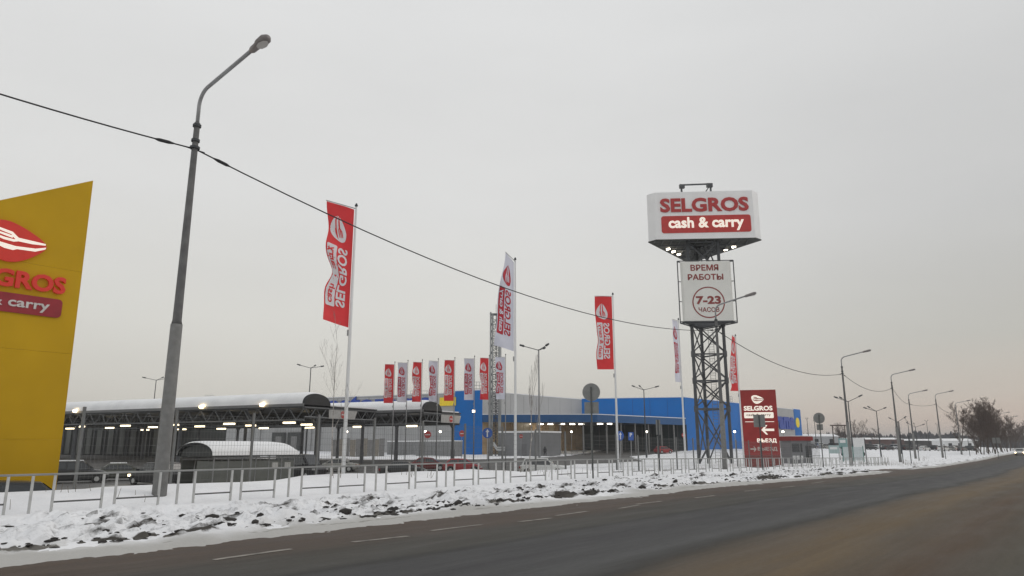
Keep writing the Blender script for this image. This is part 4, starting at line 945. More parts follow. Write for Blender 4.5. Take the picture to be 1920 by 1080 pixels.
    dd = MB().tube([(-.07, y0 - 2.6, e - .96), (-.085, y0 - 2.6, e - .96)], .46, 18).build('no_entry_disc', RED, pn_)
    MB().box(-.10, -.09, y0 - 2.95, y0 - 2.25, e - 1.02, e - .9).build('bar', WHITEP, pn_)
    return t
C1 = Vector((-24.5, 85, 0)); C2 = Vector((-11.9, 97.2, 0))
lam = [(x + (0, 4)[i], y) for i, y in enumerate((-4.0, -11.5)) for x in np.arange(6, 80, 10.5)]
canopy('left parking canopy with long snowy vaulted roof and floodlights', C1, 14, 90, 4.72, 1.25, [(9, -1.0), (22, -1.0), (44, -1.0), (66, -1.0), (2.0, -5), (1.5, -13), (22, -12), (44, -12), (9, -12.5), (66, -12)], lam, floods=(6.5, 17, 24, 43, 60))
canopy('right parking canopy with vaulted roof end, beside the lattice chimney', C2, 9.8, 72, 4.62, 1.15, [(1.0, -9.3), (5, -1.0), (22, -1.0), (22, -9), (44, -1.0), (44, -9)], [(x, y) for y in (-4.5,) for x in np.arange(5, 66, 9.5)])
for co in bpy.data.objects: pass
fl_ = thing('canopy_floodlight', 'glaring floodlight on the outer tip of the right canopy', 'floodlight', at(888, 771, 105), 0); MB().box(-.17, .17, -.15, .15, -.15, .15).build('lamp_box', FLOOD, fl_); MB().tube([(0, .15, -.1), (-.3, .5, -.3)], .05, 5).build('bracket', DARK, fl_)
# dark goods store under the left canopy
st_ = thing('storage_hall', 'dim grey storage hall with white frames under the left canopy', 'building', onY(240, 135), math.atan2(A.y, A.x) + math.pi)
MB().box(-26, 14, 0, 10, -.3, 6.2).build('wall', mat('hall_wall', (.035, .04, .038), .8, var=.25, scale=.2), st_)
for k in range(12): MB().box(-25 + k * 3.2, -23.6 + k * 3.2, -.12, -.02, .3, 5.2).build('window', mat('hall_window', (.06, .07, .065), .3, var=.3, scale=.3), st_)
for k in range(13): MB().box(-25.9 + k * 3.2, -25.7 + k * 3.2, -.25, -.13, -.2, 6).build('pillar', COLM, st_)
# ---------------------------------------------------------------- do-it-yourself store
K1, K2, K3, K4 = Vector((-5.9, 144, 0)), Vector((16.5, 170.5, 0)), Vector((39.6, 165, 0)), Vector((89.9, 225.5, 0)); K0 = K1 + A * 120; top_ = 10.75; base_ = -2.6
bd = thing('store_building', 'long blue and grey store with a recessed entrance porch', 'building', (K2.x, K2.y, base_)); BTm = Matrix.Translation(-bd.location)
def wall(a, b, z0, z1, m, name='wall', th=.4, out=0, parent=bd):
    d = (b - a).normalized(); nrm = Vector((d.y, -d.x, 0)); a2, b2 = a + nrm * out, b + nrm * out; pts = [a2, b2, b2 - nrm * th, a2 - nrm * th]
    return MB().prism([((BTm @ p).x, (BTm @ p).y) for p in pts], z0 - base_, z1 - base_).build(name, m, parent)
def seg(a, b, t): return a.lerp(b, t)
def colx(a, b, px):      # point of the plan line a-b seen in column px
    r = (px - 960) / 1368; d = b - a; t = (r * a.y - a.x) / (d.x - r * d.y); return a + d * t
kb = colx(K1, K0, 852)
wall(K0, kb, base_, top_ - .35, GREYW); wall(kb, K1, base_, top_ + .05, BLUE, out=.08)
wall(K1, K2, 5.95, top_ - .2, GREYW); wall(K2, K3, 5.95, top_, BLUE)
kg, kh = colx(K3, K4, 1452), colx(K3, K4, 1493)
wall(K3, kg, base_, top_, BLUE); wall(kg, kh, base_, top_ - .1, GREYW); wall(kh, K4, base_, top_ + .1, BLUE, out=.1); 
K5 = K4 + A * 60; wall(K4, K5, base_, top_, BLUE); 
# vertical panel joints
JT = mat('joint_dark', (.20, .20, .21), .7); JB = mat('joint_blue', (.005, .06, .24), .6)
for a, b, z0, m, nn in ((K0, kb, base_, JT, 26), (K1, K2, 6, JT, 8), (K2, K3, 6, JB, 6), (K3, kg, base_, JB, 9)):
    for k in range(1, nn):
        p = seg(a, b, k / nn); d = (b - a).normalized() * .04; wall(p - d, p + d, z0, top_ - .4, m, 'panel_joint', .02, .012)
# roof and copings
rp = [K0, K1, K2, K3, K4, K5, K5 + A * 60]
MB().prism([((BTm @ p).x, (BTm @ p).y) for p in [K1 + A * 1, K2 + A * 2 + B, K3 + A * 1 + B * 1, K4 + A * 1, K5, K0 + B * 60, K0]], top_ - .9 - base_, top_ - .7 - base_).build('roof', SNOWR, bd)
COP = mat('coping_white', (.75, .76, .78), .6, var=.05)
for a, b, z in ((K0, kb, top_ - .35), (kb, K1, top_ + .05), (K1, K2, top_ - .2), (K2, K3, top_), (K3, kg, top_), (kg, kh, top_ - .1), (kh, K4, top_ + .1)): wall(a, b, z + .003, z + .16, COP, 'coping', .5, .06)
# porch
P1 = Vector((16.9, 143.5, 0)); cen = (K1 + P1 + K3 + K2) / 4
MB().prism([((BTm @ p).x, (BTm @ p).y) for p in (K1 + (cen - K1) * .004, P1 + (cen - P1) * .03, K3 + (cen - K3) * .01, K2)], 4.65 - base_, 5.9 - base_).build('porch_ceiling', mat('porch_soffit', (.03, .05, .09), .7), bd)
BLUEF = mat('fascia_blue', (.003, .075, .22), .5, var=.05)
wall(K1, P1, 4.5, 5.95, BLUEF, 'porch_fascia'); wall(P1, K3, 4.5, 5.95, BLUEF, 'porch_fascia'); wall(K1, P1, 5.955, 6.10, COP, 'porch_snow_edge', .5, .02); wall(P1, K3, 5.955, 6.10, COP, 'porch_snow_edge', .5, .02)
MB().prism([((BTm @ p).x, (BTm @ p).y) for p in (K1, P1, K3, K2)], 5.96 - base_, 6.02 - base_).build('porch_roof_snow', SNOWR, bd)
nW = 16
for k in range(nW): wall(seg(K1, K2, (k + .03) / nW), seg(K1, K2, (k + .97) / nW), base_, 4.64, WOODP if k not in (2, 5, 6, 10) else mat('entrance_glass', (.12, .12, .10), .2, var=.3, scale=.5, em=(.6, .45, .25), es=.15), 'cladding_panel')
DG = mat('curtain_glass', (.010, .020, .024), .35, spec=.15, var=.3, scale=.3)
for k in range(12): wall(seg(K2, K3, (k + .03) / 12), seg(K2, K3, (k + .97) / 12), base_, 4.64, DG, 'glass_pane')
for k in range(13): p = seg(K2, K3, k / 12); d = (K3 - K2).normalized() * .10; wall(p - d, p + d, base_, 4.64, DARK, 'mullion', .3, .05)
for k in range(7):
    p = BTm @ (P1.lerp(K1, .05).lerp(K3, k / 7)); MB().tube([(p.x, p.y + .6, 0), (p.x, p.y + .6, 4.6 - base_)], .16, 8).build('porch_column', mat('porch_column_grey', (.25, .25, .25), .5), bd)
for k in range(5):
    p = BTm @ (K1.lerp(P1, .08 + k * .2) + Vector((0, .7, 0))); MB().tube([(p.x, p.y, 0), (p.x, p.y, 4.6 - base_)], .14, 8).build('porch_column', MATS['porch_column_grey'], bd)
for px in (922, 941, 950, 963, 973, 990, 1014, 1032, 1054, 1073, 1090, 1125, 1142):
    q = at(px, 791, 156 if px < 1100 else 154); p = BTm @ Vector((q.x, q.y, 4.42)); MB().box(p.x - .55, p.x + .55, p.y - .4, p.y + .4, p.z - .06, p.z + .1).build('porch_lamp', COOL, bd)
# docks, door, pipes on the grey wall
for px0, px1 in ((512, 536), (541, 565)):
    a, b = colx(K1, K0, px1), colx(K1, K0, px0); fr_ = wall(b, a, -1.2, 2.9, mat('dock_frame', (.06, .065, .065), .7), 'dock_door', .3, .5); c_ = b.lerp(a, .3); wall(c_, b.lerp(a, .75), -1.0, 2.0, mat('dock_inner', (.22, .22, .22), .6), 'door_leaf', .1, .56)
for px in (487, 583, 600, 640): a = colx(K1, K0, px); d = A * .12; wall(a + d, a - d, -1.5, top_ - 1, GALV, 'downpipe', .1, .15)
# roof-edge railings and small plant on the roof
for px, Y, w_ in ((384, 190, 2.2), (790, 175, 6), (895, 150, 2.2), (1373, 195, 1.6)):
    q = Vector(((px - 960) / 1368 * Y, Y, 0)); mb = MB(); p = BTm @ q; z0 = top_ - base_ - .8
    for k in range(4): mb.tube([(p.x - w_ / 2 + w_ * k / 3, p.y, z0), (p.x - w_ / 2 + w_ * k / 3, p.y, z0 + 3.0)], .05, 5)
    for z in (1.6, 2.3, 3.0): mb.tube([(p.x - w_ / 2, p.y, z0 + z), (p.x + w_ / 2, p.y, z0 + z)], .05, 5)
    mb.build('roof_railing', GALV, bd)
# big 3d letters
def letters(body, a, b, z0, hgt, x0, m, gap=1.0, size=None, x1=None):
    d = (b - a).normalized(); nrm = Vector((d.y, -d.x, 0)); g = text_geo(body, 1, .05, .12, spacing=1.05); a0 = min(v.x for v in g[0]); a1 = max(v.x for v in g[0]); s = (x1 - x0) / (a1 - a0)
    MB().add([BTm @ (a + d * (x0 + (v.x - a0) * s) + nrm * (.25 + v.z) + Vector((0, 0, z0 + v.y * hgt))) for v in g[0]], g[1]).build('lettering', m, bd)
xa = (colx(K0, K1, 592) - K0).length; xb = (colx(K0, K1, 812) - K0).length
letters('castorama', K0, K1, 7.2, 5.0, xa, BLUED, x1=xb)
xa = (colx(K3, K4, 1412) - K3).length; xb = (colx(K3, K4, 1491.5) - K3).length
letters('castorama', K3, K4, 5.0, 6.4, xa, BLUED, x1=xb)
LOGY = mat('logo_yellow', (.75, .55, .02), .5, em=(.75, .55, .02), es=.15)
q = colx(K3, K4, 1498); d = (K4 - K3).normalized(); nrm = Vector((d.y, -d.x, 0))
MB().add([BTm @ (q + d * 1.6 * math.cos(a) + nrm * .25 + Vector((0, 0, 6.8 + 1.5 * math.sin(a)))) for a in [k * math.pi / 10 for k in range(20)]] + [BTm @ (q + d * 1.6 * math.cos(a) + nrm * .12 + Vector((0, 0, 6.8 + 1.5 * math.sin(a)))) for a in [k * math.pi / 10 for k in range(20)]], [tuple(range(20))] + [(i, (i + 1) % 20, 20 + (i + 1) % 20, 20 + i) for i in range(20)]).build('logo_disc', LOGY, bd)
wall(colx(K1, K0, 824), colx(K1, K0, 854), 7.9, 9.6, LOGY, 'logo_panel', .2, .3)
# ---------------------------------------------------------------- boiler cabin and lattice chimney
bx = Vector((4.4, 128, 0)); gz = H(4.4, 128); bc_ = thing('boiler_cabin', 'low grey boiler cabin with snow on its roof beside the lattice chimney', 'cabin', (4.4, 128, gz)); u2 = Vector((.62, .78, 0))
pl_ = [Vector((0, 0, 0)), u2 * 7.2, u2 * 7.2 + A * 7.4, A * 7.4]
MB().prism([(p.x, p.y) for p in pl_], -.3, 2.2 - gz).build('wall', BOXG, bc_)
cc_ = (pl_[0] + pl_[2]) / 2; MB().prism([((cc_ + (p - cc_) * 1.04).x, (cc_ + (p - cc_) * 1.04).y) for p in pl_], 2.205 - gz, 2.5 - gz).build('roof_snow', SNOWR, bc_)
for k, s_ in enumerate((1.2, 1.6)): MB().tube([A * 6 + Vector((-.3, -.6, s_)), A * 7.6 + Vector((-.3, -.8, s_)), A * 8.4 + Vector((-.2, -.6, s_ + .9))], .16, 8).build('duct', GALVL, bc_, smooth=True)
MB().add([(p.x - .02, p.y - .05, z) for z in (.1, 2.2) for p in (A * 2.0, A * 3.0)], [(0, 1, 3, 2)]).build('door', mat('cabin_door', (.13, .13, .14), .6), bc_)
ch = onY(929, 133); ch = thing('lattice_chimney', 'slender lattice mast with three grey flues', 'chimney', ch); hz_ = at(929, 588, 133).z - ch.location.z
LG = mat('flue_grey', (.30, .31, .31), .45, .3, var=.15, scale=1); w_ = .95
for x, y in ((-w_, 0), (w_, 0), (0, 1.6)): MB().tube([(x, y, 0), (x, y, hz_)], .09, 6).build('leg', TOWER, ch)
z = 0; k = 0
while z < hz_ - 1.2:
    for (xa_, ya_), (xb_, yb_) in (((-w_, 0), (w_, 0)), ((w_, 0), (0, 1.6)), ((0, 1.6), (-w_, 0))):
        MB().tube([(xa_, ya_, z), (xb_, yb_, z)], .05, 4).tube([(xa_, ya_, z), (xb_, yb_, z + 1.35)], .05, 4).tube([(xb_, yb_, z + .02), (xa_, ya_ + .02, z + 1.35)], .045, 4).build('lattice_brace', TOWER, ch)
    z += 1.35
for x, r, hh in ((-1.0, .16, hz_ + .2), (-.62, .15, hz_ - .1), (.72, .27, hz_ - 5.8)): MB().tube([(x, -.35, 0), (x, -.35, hh)], r, 12).build('flue', LG, ch, smooth=True)
MB().box(-1.2, 1.1, -.3, 1.7, hz_ - .1, hz_).build('top_platform', TOWER, ch); MB().tube([(0, 0, hz_), (0, 0, hz_ + 1.8)], .04, 5).build('lightning_rod', TOWER, ch)
# ---------------------------------------------------------------- board fence, containers
bf_ = thing('board_fence', 'grey board fence behind the canopy posts', 'fence', onY(622, 126)); d = (onY(722, 132) - onY(622, 126))
for k in range(9):
    p0, p1 = d * (k / 9), d * ((k + .93) / 9); nb = Vector((-d.y, d.x, 0)).normalized() * .08; z1 = 3.0 + .12 * (k % 3)
    MB().prism([(p.x, p.y) for p in (p0, p1, p1 + nb, p0 + nb)], -.2, z1).build('panel', mat(('board_grey', 'board_beige')[k % 2], ((.20, .20, .20), (.24, .22, .19))[k % 2], .8, var=.15), bf_)
for x0, x1, Y, zz, l in ((726, 778, 138, 2.5, 'grey container left of the farther one behind the no entry signs'), (780, 854, 130, 2.6, 'long grey container behind the no entry signs')):
    a, b = onY(x0, Y + 4), onY(x1, Y); t = thing('storage_container', l, 'container', a); dd = b - a; dd.z = 0; nb = Vector((-dd.y, dd.x, 0)).normalized() * 2.4
    MB().prism([(p.x, p.y) for p in (dd * 0, dd, dd + nb, nb)], -.2, zz).build('body', mat('container_grey', (.24, .245, .25), .6, var=.1), t); MB().prism([(p.x, p.y) for p in (dd * 0, dd, dd + nb, nb)], zz + .003, zz + .2).build('roof_snow', SNOWR, t)
    for k in range(1, 10): p = dd * (k / 10); MB().prism([(q.x, q.y) for q in (p - nb * .02, p + dd * .012 - nb * .02, p + dd * .012, p)], 0, zz - .1).build('rib', mat('container_rib', (.17, .175, .18), .6), t)
# ---------------------------------------------------------------- parking area mast lights
def mast(label, px, ptop, Y, arms, m=DARK, grp='mast lights in the car parks'):
    tp = at(px, ptop, Y); gz = H(tp.x, tp.y); t = thing('mast_light', label, 'street lamp', (tp.x, tp.y, gz), 0, grp); hh = tp.z - gz; k = Y / 1368
    MB().tube([(0, 0, -.3), (0, 0, hh)], [.13, .07], 8).build('pole', GALV if Y < 100 else m, t, smooth=True)
    for dx, dz, dy in arms:
        e = Vector((dx * k, dy, dz * k)); MB().tube([(0, 0, hh - .1), e * .75 + Vector((0, 0, hh)), e + Vector((0, 0, hh))], .045, 5).build('arm', m, t)
        n_ = e.normalized(); a = MB().tube([e * .82 + Vector((0, 0, hh + .02)), e * 1.08 + Vector((0, 0, hh + .06))], [.13, .10], 6).build('lamp_head', m, t)
    return t
mast('mast light with three arms right of the second flagpole', 1010, 655, 78, [(-34, 7, 0), (14, 9, 3), (16, 4, -2)])
mast('mast light rising behind the left canopy roof', 583, 689, 120, [(-25, 5, 0), (23, 2, 0), (2, 6, 2)])
mast('farthest left mast light seen beside the nearest street lamp', 293, 712, 140, [(-25, 4, 0), (19, 2, 0), (3, 6, 2)])
mast('mast light standing before the blue store front', 1207, 730, 120, [(-21, 6, 0), (27, 5, 0), (-4, 8, 2)])
mast('mast light half hidden behind the third street lamp', 1590, 752, 110, [(-24, 7, 0), (26, 10, 0), (-3, 8, 2)])
mast('mast light on the far snow left of the side road', 1643, 770, 130, [(-22, 5, 0), (18, 5, 0), (-4, 8, 2)])
mast('dim mast light behind the side road street lamp', 1683, 790, 160, [(-15, 6, 0), (16, 8, 0)])
mast('dim mast light behind the set-back street lamp', 1716, 800, 180, [(-15, 7, 0), (17, 4, 0), (-2, 6, 0)])
mast('small mast light beyond the far parking row', 1702, 792, 210, [(-5, 9, 0), (0, 2, 0)])
mast('tall thin distant mast near the far wood', 1737, 790, 260, [(-3, 2, 0), (3, 2, 0)])
mast('distant thin mast near the lone birch', 1757, 796, 280, [(-3, 2, 0), (3, 2, 0)])
mast('distant mast just right of the blue store end', 1513, 786, 200, [(-2, 2, 0), (2, 2, 0)])
mast('short distant mast left of the round sign back', 1527, 790, 210, [(-2, 2, 0), (2, 2, 0)])
t = thing('portal_frame', 'distant brown portal frame left of the third street lamp', 'mast', onY(1564, 190)); 
for x in (0, 3.2): MB().tube([(x, 0, 0), (x, 0, 6.3)], .14, 5).build('post', BARK, t)
MB().box(-.6, 3.6, -.1, .1, 6.1, 6.4).build('beam', BARK, t)
for i, (px, Y) in enumerate(((649, 118), (797, 112), (825, 116), (1072, 132), (1213, 122), (1379, 118), (1470, 112))):
    v = onY(px, Y); hh = at(px, 811, Y).z - v.z; t = thing('post_lamp', ['small white lamp behind the nearest flagpole', 'small white lamp above the left no entry sign', 'small white lamp between the two no entry signs', 'small white lamp before the timber entrance', 'small white lamp before the dark porch glazing', 'small white lamp right of the tower', 'small white lamp over the gatehouse roof'][i], 'lamp', v, 0, 'small post lamps')
    MB().tube([(0, 0, -.1), (0, 0, hh)], .05, 6).build('post', GALV, t); MB().tube([(0, 0, hh), (0, 0, hh + .18), (0, 0, hh + .3)], [.14, .2, .08], 8).build('globe', COOL, t)
# thin marker posts on the far snow at right
for i, (px, Y, hh) in enumerate(((1622, 74, 2.6), (1690, 82, 4.6), (1705, 80, 3.0), (1720, 98, 2.6), (1770, 105, 2.2), (1816, 130, 3.0))):
    v = onY(px, Y); t = tag(MB().tube([(0, 0, -.2), (0, 0, hh)], .045, 6).build('marker_post', DARK, None, v), ['thin dark post on the snow right of the barrier end', 'tallest thin dark post beside the side road lamp', 'thin dark post between two street lamps at the side road', 'thin dark post right of the set-back street lamp', 'thin dark post right of the sixth street lamp', 'thin dark post before the dark grove'][i], 'post', 'thin posts on the snow')
# ---------------------------------------------------------------- person
pp = onY(1022, 129); per = thing('person', 'person in dark winter clothes walking near the grey boiler cabin', 'person', pp, .4)
def skin(name, verts, edges, radii, m, parent):
    me = bpy.data.meshes.new(name); me.from_pydata(verts, edges, []); o = new(name, me, parent); me.materials.append(m)
    md = o.modifiers.new('s', 'SKIN'); 
    for v, r in zip(me.skin_vertices[0].data, radii): v.radius = r if isinstance(r, tuple) else (r, r)
    me.skin_vertices[0].data[0].use_root = True; md.use_smooth_shade = True; s = o.modifiers.new('d', 'SUBSURF'); s.levels = s.render_levels = 1; return o
V = [(0, 0, .93), (0, 0, 1.15), (0, 0, 1.38), (0, .02, 1.48), (0, .03, 1.62), (0, .03, 1.72), (.18, 0, 1.38), (.27, .06, 1.12), (.27, -.06, .88), (-.18, 0, 1.38), (-.27, -.06, 1.12), (-.26, .08, .88), (.10, 0, .86), (.12, -.14, .48), (.12, -.08, .08), (.12, -.24, .04), (-.10, 0, .86), (-.11, .12, .48), (-.11, .26, .10), (-.11, .14, .03)]
E_ = [(0, 1), (1, 2), (2, 3), (3, 4), (4, 5), (2, 6), (6, 7), (7, 8), (2, 9), (9, 10), (10, 11), (0, 12), (12, 13), (13, 14), (14, 15), (0, 16), (16, 17), (17, 18), (18, 19)]
skin('body', V, E_, [(.2, .15), (.21, .16), (.2, .14), .08, .115, .07, .10, .075, .05, .10, .075, .05, .12, .085, .06, .05, .12, .085, .06, .05], mat('dark_winter_clothes', (.02, .02, .025), .9), per)
MB().tube([(0, .03, 1.60), (0, .03, 1.70), (0, .03, 1.78)], [.13, .125, .05], 10).build('hat', RUB, per, smooth=True)
MB().box(-.15, .15, .13, .26, 1.05, 1.42).build('backpack', RUB, per)
# ---------------------------------------------------------------- trees
def tree_geo(hh, seed, levels=4, spread=.5, nb=9, tg=.018, stems=1, tr=.12, up=.25, start=.25):
    r = random.Random(seed); trunk = MB(); crown = MB()
    def br(p, d, L, rad, lev):
        n = 5 if lev == 0 else 3; pts = [p]; q = p; dd = d.copy()
        for k in range(n):
            dd = (dd + Vector((r.gauss(0, .09), r.gauss(0, .09), up * .12 * lev + r.gauss(0, .04)))).normalized(); q = q + dd * L / n; pts.append(q)
        rs = [max(tg * .5, rad * (1 - .8 * k / n)) for k in range(n + 1)]
        (trunk if lev <= 1 else crown).tube(pts, rs, 7 if lev == 0 else (4 if lev == 1 else 3), cap=False)
        if lev >= levels: return
        c = nb if lev < 2 else max(3, nb - 3)
        for k in range(c):
            t = (start if lev == 0 else .2) + (1 - (start if lev == 0 else .2)) * (k + r.random() * .8) / c; t = min(t, .99); i = min(int(t * n), n - 1); b = pts[i].lerp(pts[i + 1], t * n - i)
            az = r.uniform(0, 2 * math.pi); el = r.uniform(.25, .75) + (.35 * t if lev == 0 else 0); ax = Vector((math.cos(az), math.sin(az), 0))
            nd_ = (dd * math.sin(el) + ax * math.cos(el) * spread * 1.6 + Vector((0, 0, up))).normalized()
            l2 = L * (r.uniform(.34, .52) if lev == 0 else r.uniform(.38, .6)) * (1.15 - .6 * t); br(b, nd_, l2, rad * (1 - .75 * t) * .55, lev + 1)
    for s in range(stems):
        a = r.uniform(0, 6.28); br(Vector((math.cos(a) * .25 * (stems > 1), math.sin(a) * .25 * (stems > 1), -.3)), Vector((r.gauss(0, .05) + (.12 * math.cos(a) if stems > 1 else 0), r.gauss(0, .05) + (.12 * math.sin(a) if stems > 1 else 0), 1)).normalized(), hh * r.uniform(.85, 1), tr, 0)
    return trunk, crown
def make_tree(name, label, v, bark, twig, group=None, sc=1, **k):
    t = thing(name, label, 'tree', v, 0, group); a, b = tree_geo(**k); a.build('trunk', bark, t, smooth=True); b.build('crown', twig, t); t.scale = (sc,) * 3; return t
make_tree('birch_sapling', 'thin bare sapling just left of the nearest flagpole', onP(628, 19.3), BIRCH, mat('twig_pale', (.22, .20, .19), .9), hh=4.6, seed=5, levels=3, spread=.45, nb=5, tg=.005, tr=.026, up=.7, start=.3)
make_tree('birch_sapling', 'thin bare sapling between second flagpole and mast light', onP(990, 19.3), BIRCH, mat('twig_pale', (.22, .20, .19), .9), hh=4.9, seed=8, levels=3, spread=.22, nb=6, tg=.006, tr=.025, up=.8, start=.3)
make_tree('birch_tree', 'lone bare birch left of the dark grove', onY(1800, 152), BARK, TWIG, hh=9.6, seed=12, levels=4, spread=.45, nb=8, tg=.03, tr=.14, up=.25)
tmpl = [tree_geo(11.5, sd, 4, .55, 9, .0145, 2, .11, .42, .16) for sd in (21, 34, 47)]
pro = []
gpos = [(1829, 146, .84), (1836, 160, .95), (1842, 148, 1.02), (1848, 168, 1.05), (1852, 152, 1.0), (1858, 178, 1.05), (1862, 160, .92), (1867, 190, 1.1), (1871, 170, .9), (1876, 200, 1.05), (1880, 182, .85), (1885, 215, 1.0), (1889, 196, .82), (1893, 228, .95), (1897, 250, .98), (1833, 175, .8), (1845, 190, .95), (1902, 275, .95), (1908, 310, .95), (1915, 345, .9)]
where = ['leftmost', 'second', 'third', 'fourth', 'fifth', 'sixth', 'seventh', 'eighth', 'ninth', 'tenth', 'eleventh', 'twelfth', 'thirteenth', 'fourteenth', 'fifteenth', 'sixteenth', 'seventeenth', 'eighteenth', 'nineteenth', 'twentieth']
rank = {i: r_ for r_, i in enumerate(sorted(range(len(gpos)), key=lambda i: gpos[i][0]))}
for i, (px, Y, sc) in enumerate(gpos):
    v = onY(px, Y); l = f'bare roadside tree, {where[rank[i]]} trunk from the left in the dark grove'
    if i < 3:
        t = thing('bare_tree', l, 'tree', v, i, 'bare trees of the roadside grove'); tmpl[i][0].build('trunk', BARK, t, smooth=True); tmpl[i][1].build('crown', TWIG, t); pro.append(t)
    else: t = copy_tree(pro[i % 3], v, i * 1.7); t['label'] = l
    t.scale = (sc * .92, sc * .92, sc * .90)
for i, (px, Y, sc, l) in enumerate(((1606, 235, .82, 'bushy bare tree right of the third street lamp'), (1572, 250, .72, 'small bare tree left of the third street lamp'), (1645, 260, .70, 'reddish bare tree behind the far mast light'), (1583, 240, .65, 'slim bare tree behind the third street lamp'), (1688, 300, .7, 'far bare tree behind the side road lamp'))):
    t = copy_tree(pro[i % 3], onY(px, Y), i); t['label'] = l; t['group'] = 'bare trees beyond the far car park'; t.scale = (sc * .9,) * 3
# far wood: one mass of thin crowns
mb = MB(); r = random.Random(5)
for k in range(1500):
    px = r.uniform(1440, 2250); Y = r.uniform(430, 640); hh = r.uniform(6, 9) * (1.0 + .25 * noise.noise(Vector((px * .02, 0, 0)))); v = onY(px, Y); w = r.uniform(1.0, 2.4); n = 6
    vs = [v + Vector((math.cos(a) * w * c, math.sin(a) * w * c, z * hh)) for z, c in ((0, .6), (.35, 1), (.7, .7)) for a in [i * math.pi / 3 + r.random() * .3 for i in range(6)]] + [v + Vector((0, 0, hh))]
    mb.add(vs, [(j * 6 + i, j * 6 + (i + 1) % 6, j * 6 + 6 + (i + 1) % 6, j * 6 + 6 + i) for j in range(2) for i in range(6)] + [(12 + i, 12 + (i + 1) % 6, 18) for i in range(6)])
for k in range(1500):
    px = r.uniform(-700, 1440); Y = r.uniform(430, 640); hh = r.uniform(5, 8); v = onY(px, Y); w = r.uniform(1.4, 3); n = 6
    vs = [v + Vector((math.cos(a) * w * c, math.sin(a) * w * c, z * hh)) for z, c in ((0, .6), (.35, 1), (.7, .7)) for a in [i * math.pi / 3 for i in range(6)]] + [v + Vector((0, 0, hh))]
    mb.add(vs, [(j * 6 + i, j * 6 + (i + 1) % 6, j * 6 + 6 + (i + 1) % 6, j * 6 + 6 + i) for j in range(2) for i in range(6)] + [(12 + i, 12 + (i + 1) % 6, 18) for i in range(6)])
tag(mb.build('far_wood', mat('far_wood', (.045, .05, .06), .95, var=.3, scale=.05)), 'dark far-off wood along the horizon', 'wood', kind='stuff')
# far parked cars at the edge of the snow field
cols = [DKC, WHC, SIL, BLK, DKC, DKC, WHC, BLK]; cb = {}
fx = [1520, 1536, 1548, 1560, 1617, 1629, 1641, 1653, 1664, 1675, 1688, 1699, 1710, 1722, 1733, 1745, 1756, 1768, 1780, 1791, 1803, 1814]
for i, px in enumerate(fx):
    Y = 205 + 12 * math.sin(i * 2.1) + i * 1.2; v = onY(px, Y); nm = {'car_paint_dark_grey': 'dark grey', 'car_paint_white': 'white', 'car_paint_silver': 'silver', 'car_paint_black': 'black', 'car_paint_red': 'red'}[cols[i % 8].name]
    l = f"{nm} car, {where[max(0, i - 4)].replace('leftmost', 'first')} from the left in the distant parking row"
    l = l.replace('’', "'")
    if i < 4: l = f"{nm} distant parked car {['just right of the gatehouse', 'behind the round sign back', 'right of the round sign back', 'behind the pale teal board'][i]}"
    if i < 2: t = car('parked_car', l, cols[i % 8], v, .3 + 1.2 * (i % 2), ('hatch', 'suv')[i], group='cars in the distant parking row'); cb[i] = (t, cols[i % 8])
    else:
        t = copy_tree(cb[i % 2][0], v, .3 + 1.57 * (i % 3 == 0) + i * .02); t['label'] = l; recolor(t, cb[i % 2][1], cols[i % 8])
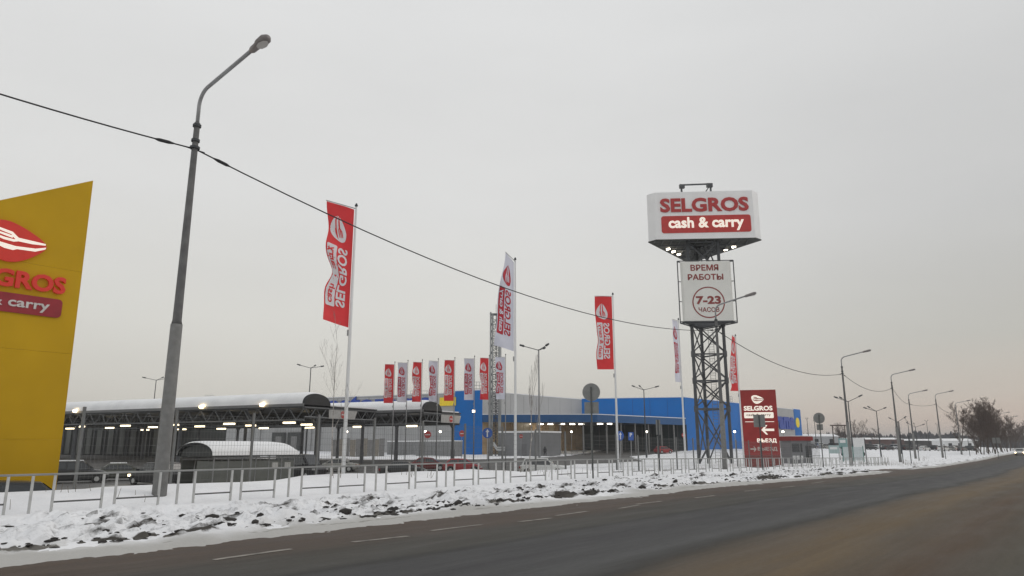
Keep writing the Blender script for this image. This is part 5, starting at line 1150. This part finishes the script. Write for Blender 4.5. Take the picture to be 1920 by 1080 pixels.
# distant low buildings beyond
for i, (px, Y, w, hh, m, l) in enumerate(((1532, 230, 14, 3.6, GREYW, 'distant low grey shed right of the store end'), (1632, 320, 30, 3.2, mat('shed_red', (.10, .06, .055), .8), 'distant low dull red shed behind the parking row'), (1760, 330, 36, 3.0, mat('shed_dark', (.05, .05, .05), .8), 'distant low dark shed left of the grove'), (1800, 250, 10, 3.2, WHITEP, 'distant white shed next to the grove'))):
    t = thing('distant_shed', l, 'shed', onY(px, Y)); MB().box(-w / 2, w / 2, 0, 8, -.5, hh).build('wall', m, t)
    MB().add([(-w / 2 - .3, -.3, hh), (w / 2 + .3, -.3, hh), (w / 2 + .3, 4, hh + .8), (-w / 2 - .3, 4, hh + .8), (-w / 2 - .3, 8.3, hh), (w / 2 + .3, 8.3, hh)], [(0, 1, 2, 3), (3, 2, 5, 4), (0, 3, 4), (1, 5, 2), (0, 4, 5, 1)]).build('roof', SNOWR, t)
    for k in range(3): MB().box(-w / 3 + k * w / 3 - .6, -w / 3 + k * w / 3 + .6, -.05, -.01, 1, hh - .8).build('window', GLASS, t)
# ---------------------------------------------------------------- thin winter haze
hz = MB().box(-3900, 3900, -3900, 3900, -20, 48).build('haze', bpy.data.materials.new('haze_air')); tag(hz, 'thin pale winter haze filling the air', 'haze', kind='stuff')
hm = hz.data.materials[0]; hm.use_nodes = True; t = hm.node_tree; t.nodes.clear(); o_ = t.nodes.new('ShaderNodeOutputMaterial'); pv = t.nodes.new('ShaderNodeVolumePrincipled')
pv.inputs['Color'].default_value = (.93, .93, .95, 1); pv.inputs['Density'].default_value = .00040; t.links.new(pv.outputs[0], o_.inputs['Volume'])

# ---------------------------------------------------------------- dry stalks poking out of the snow
mb = MB(); r = random.Random(9)
def stalks(x, y, n, hh, sp):
    for _ in range(n):
        a, b = x + r.gauss(0, sp), y + r.gauss(0, sp); z = H(a, b) - .05; d = Vector((r.gauss(0, .18), r.gauss(0, .18), 1)).normalized() * hh * r.uniform(.4, 1.2)
        mb.tube([(a, b, z), (a + d.x, b + d.y, z + d.z)], [.008, .004], 3, cap=False)
for px in range(1606, 1730, 9):
    v = onY(px + r.uniform(-4, 4), 73 + r.uniform(-3, 5)); stalks(v.x, v.y, 14, .55, .45)
for _ in range(46):
    v = W2(r.uniform(17.5, 19.8), r.uniform(-2, 70)); stalks(v.x, v.y, 5, .28, .22)
for _ in range(30):
    v = onY(r.uniform(1500, 1800), r.uniform(85, 130)); stalks(v.x, v.y, 8, .5, .5)
tag(mb.build('dry_stalks', mat('dry_grass', (.12, .095, .06), .9)), 'dry grass stalks poking out of the snow', 'grass', kind='stuff')
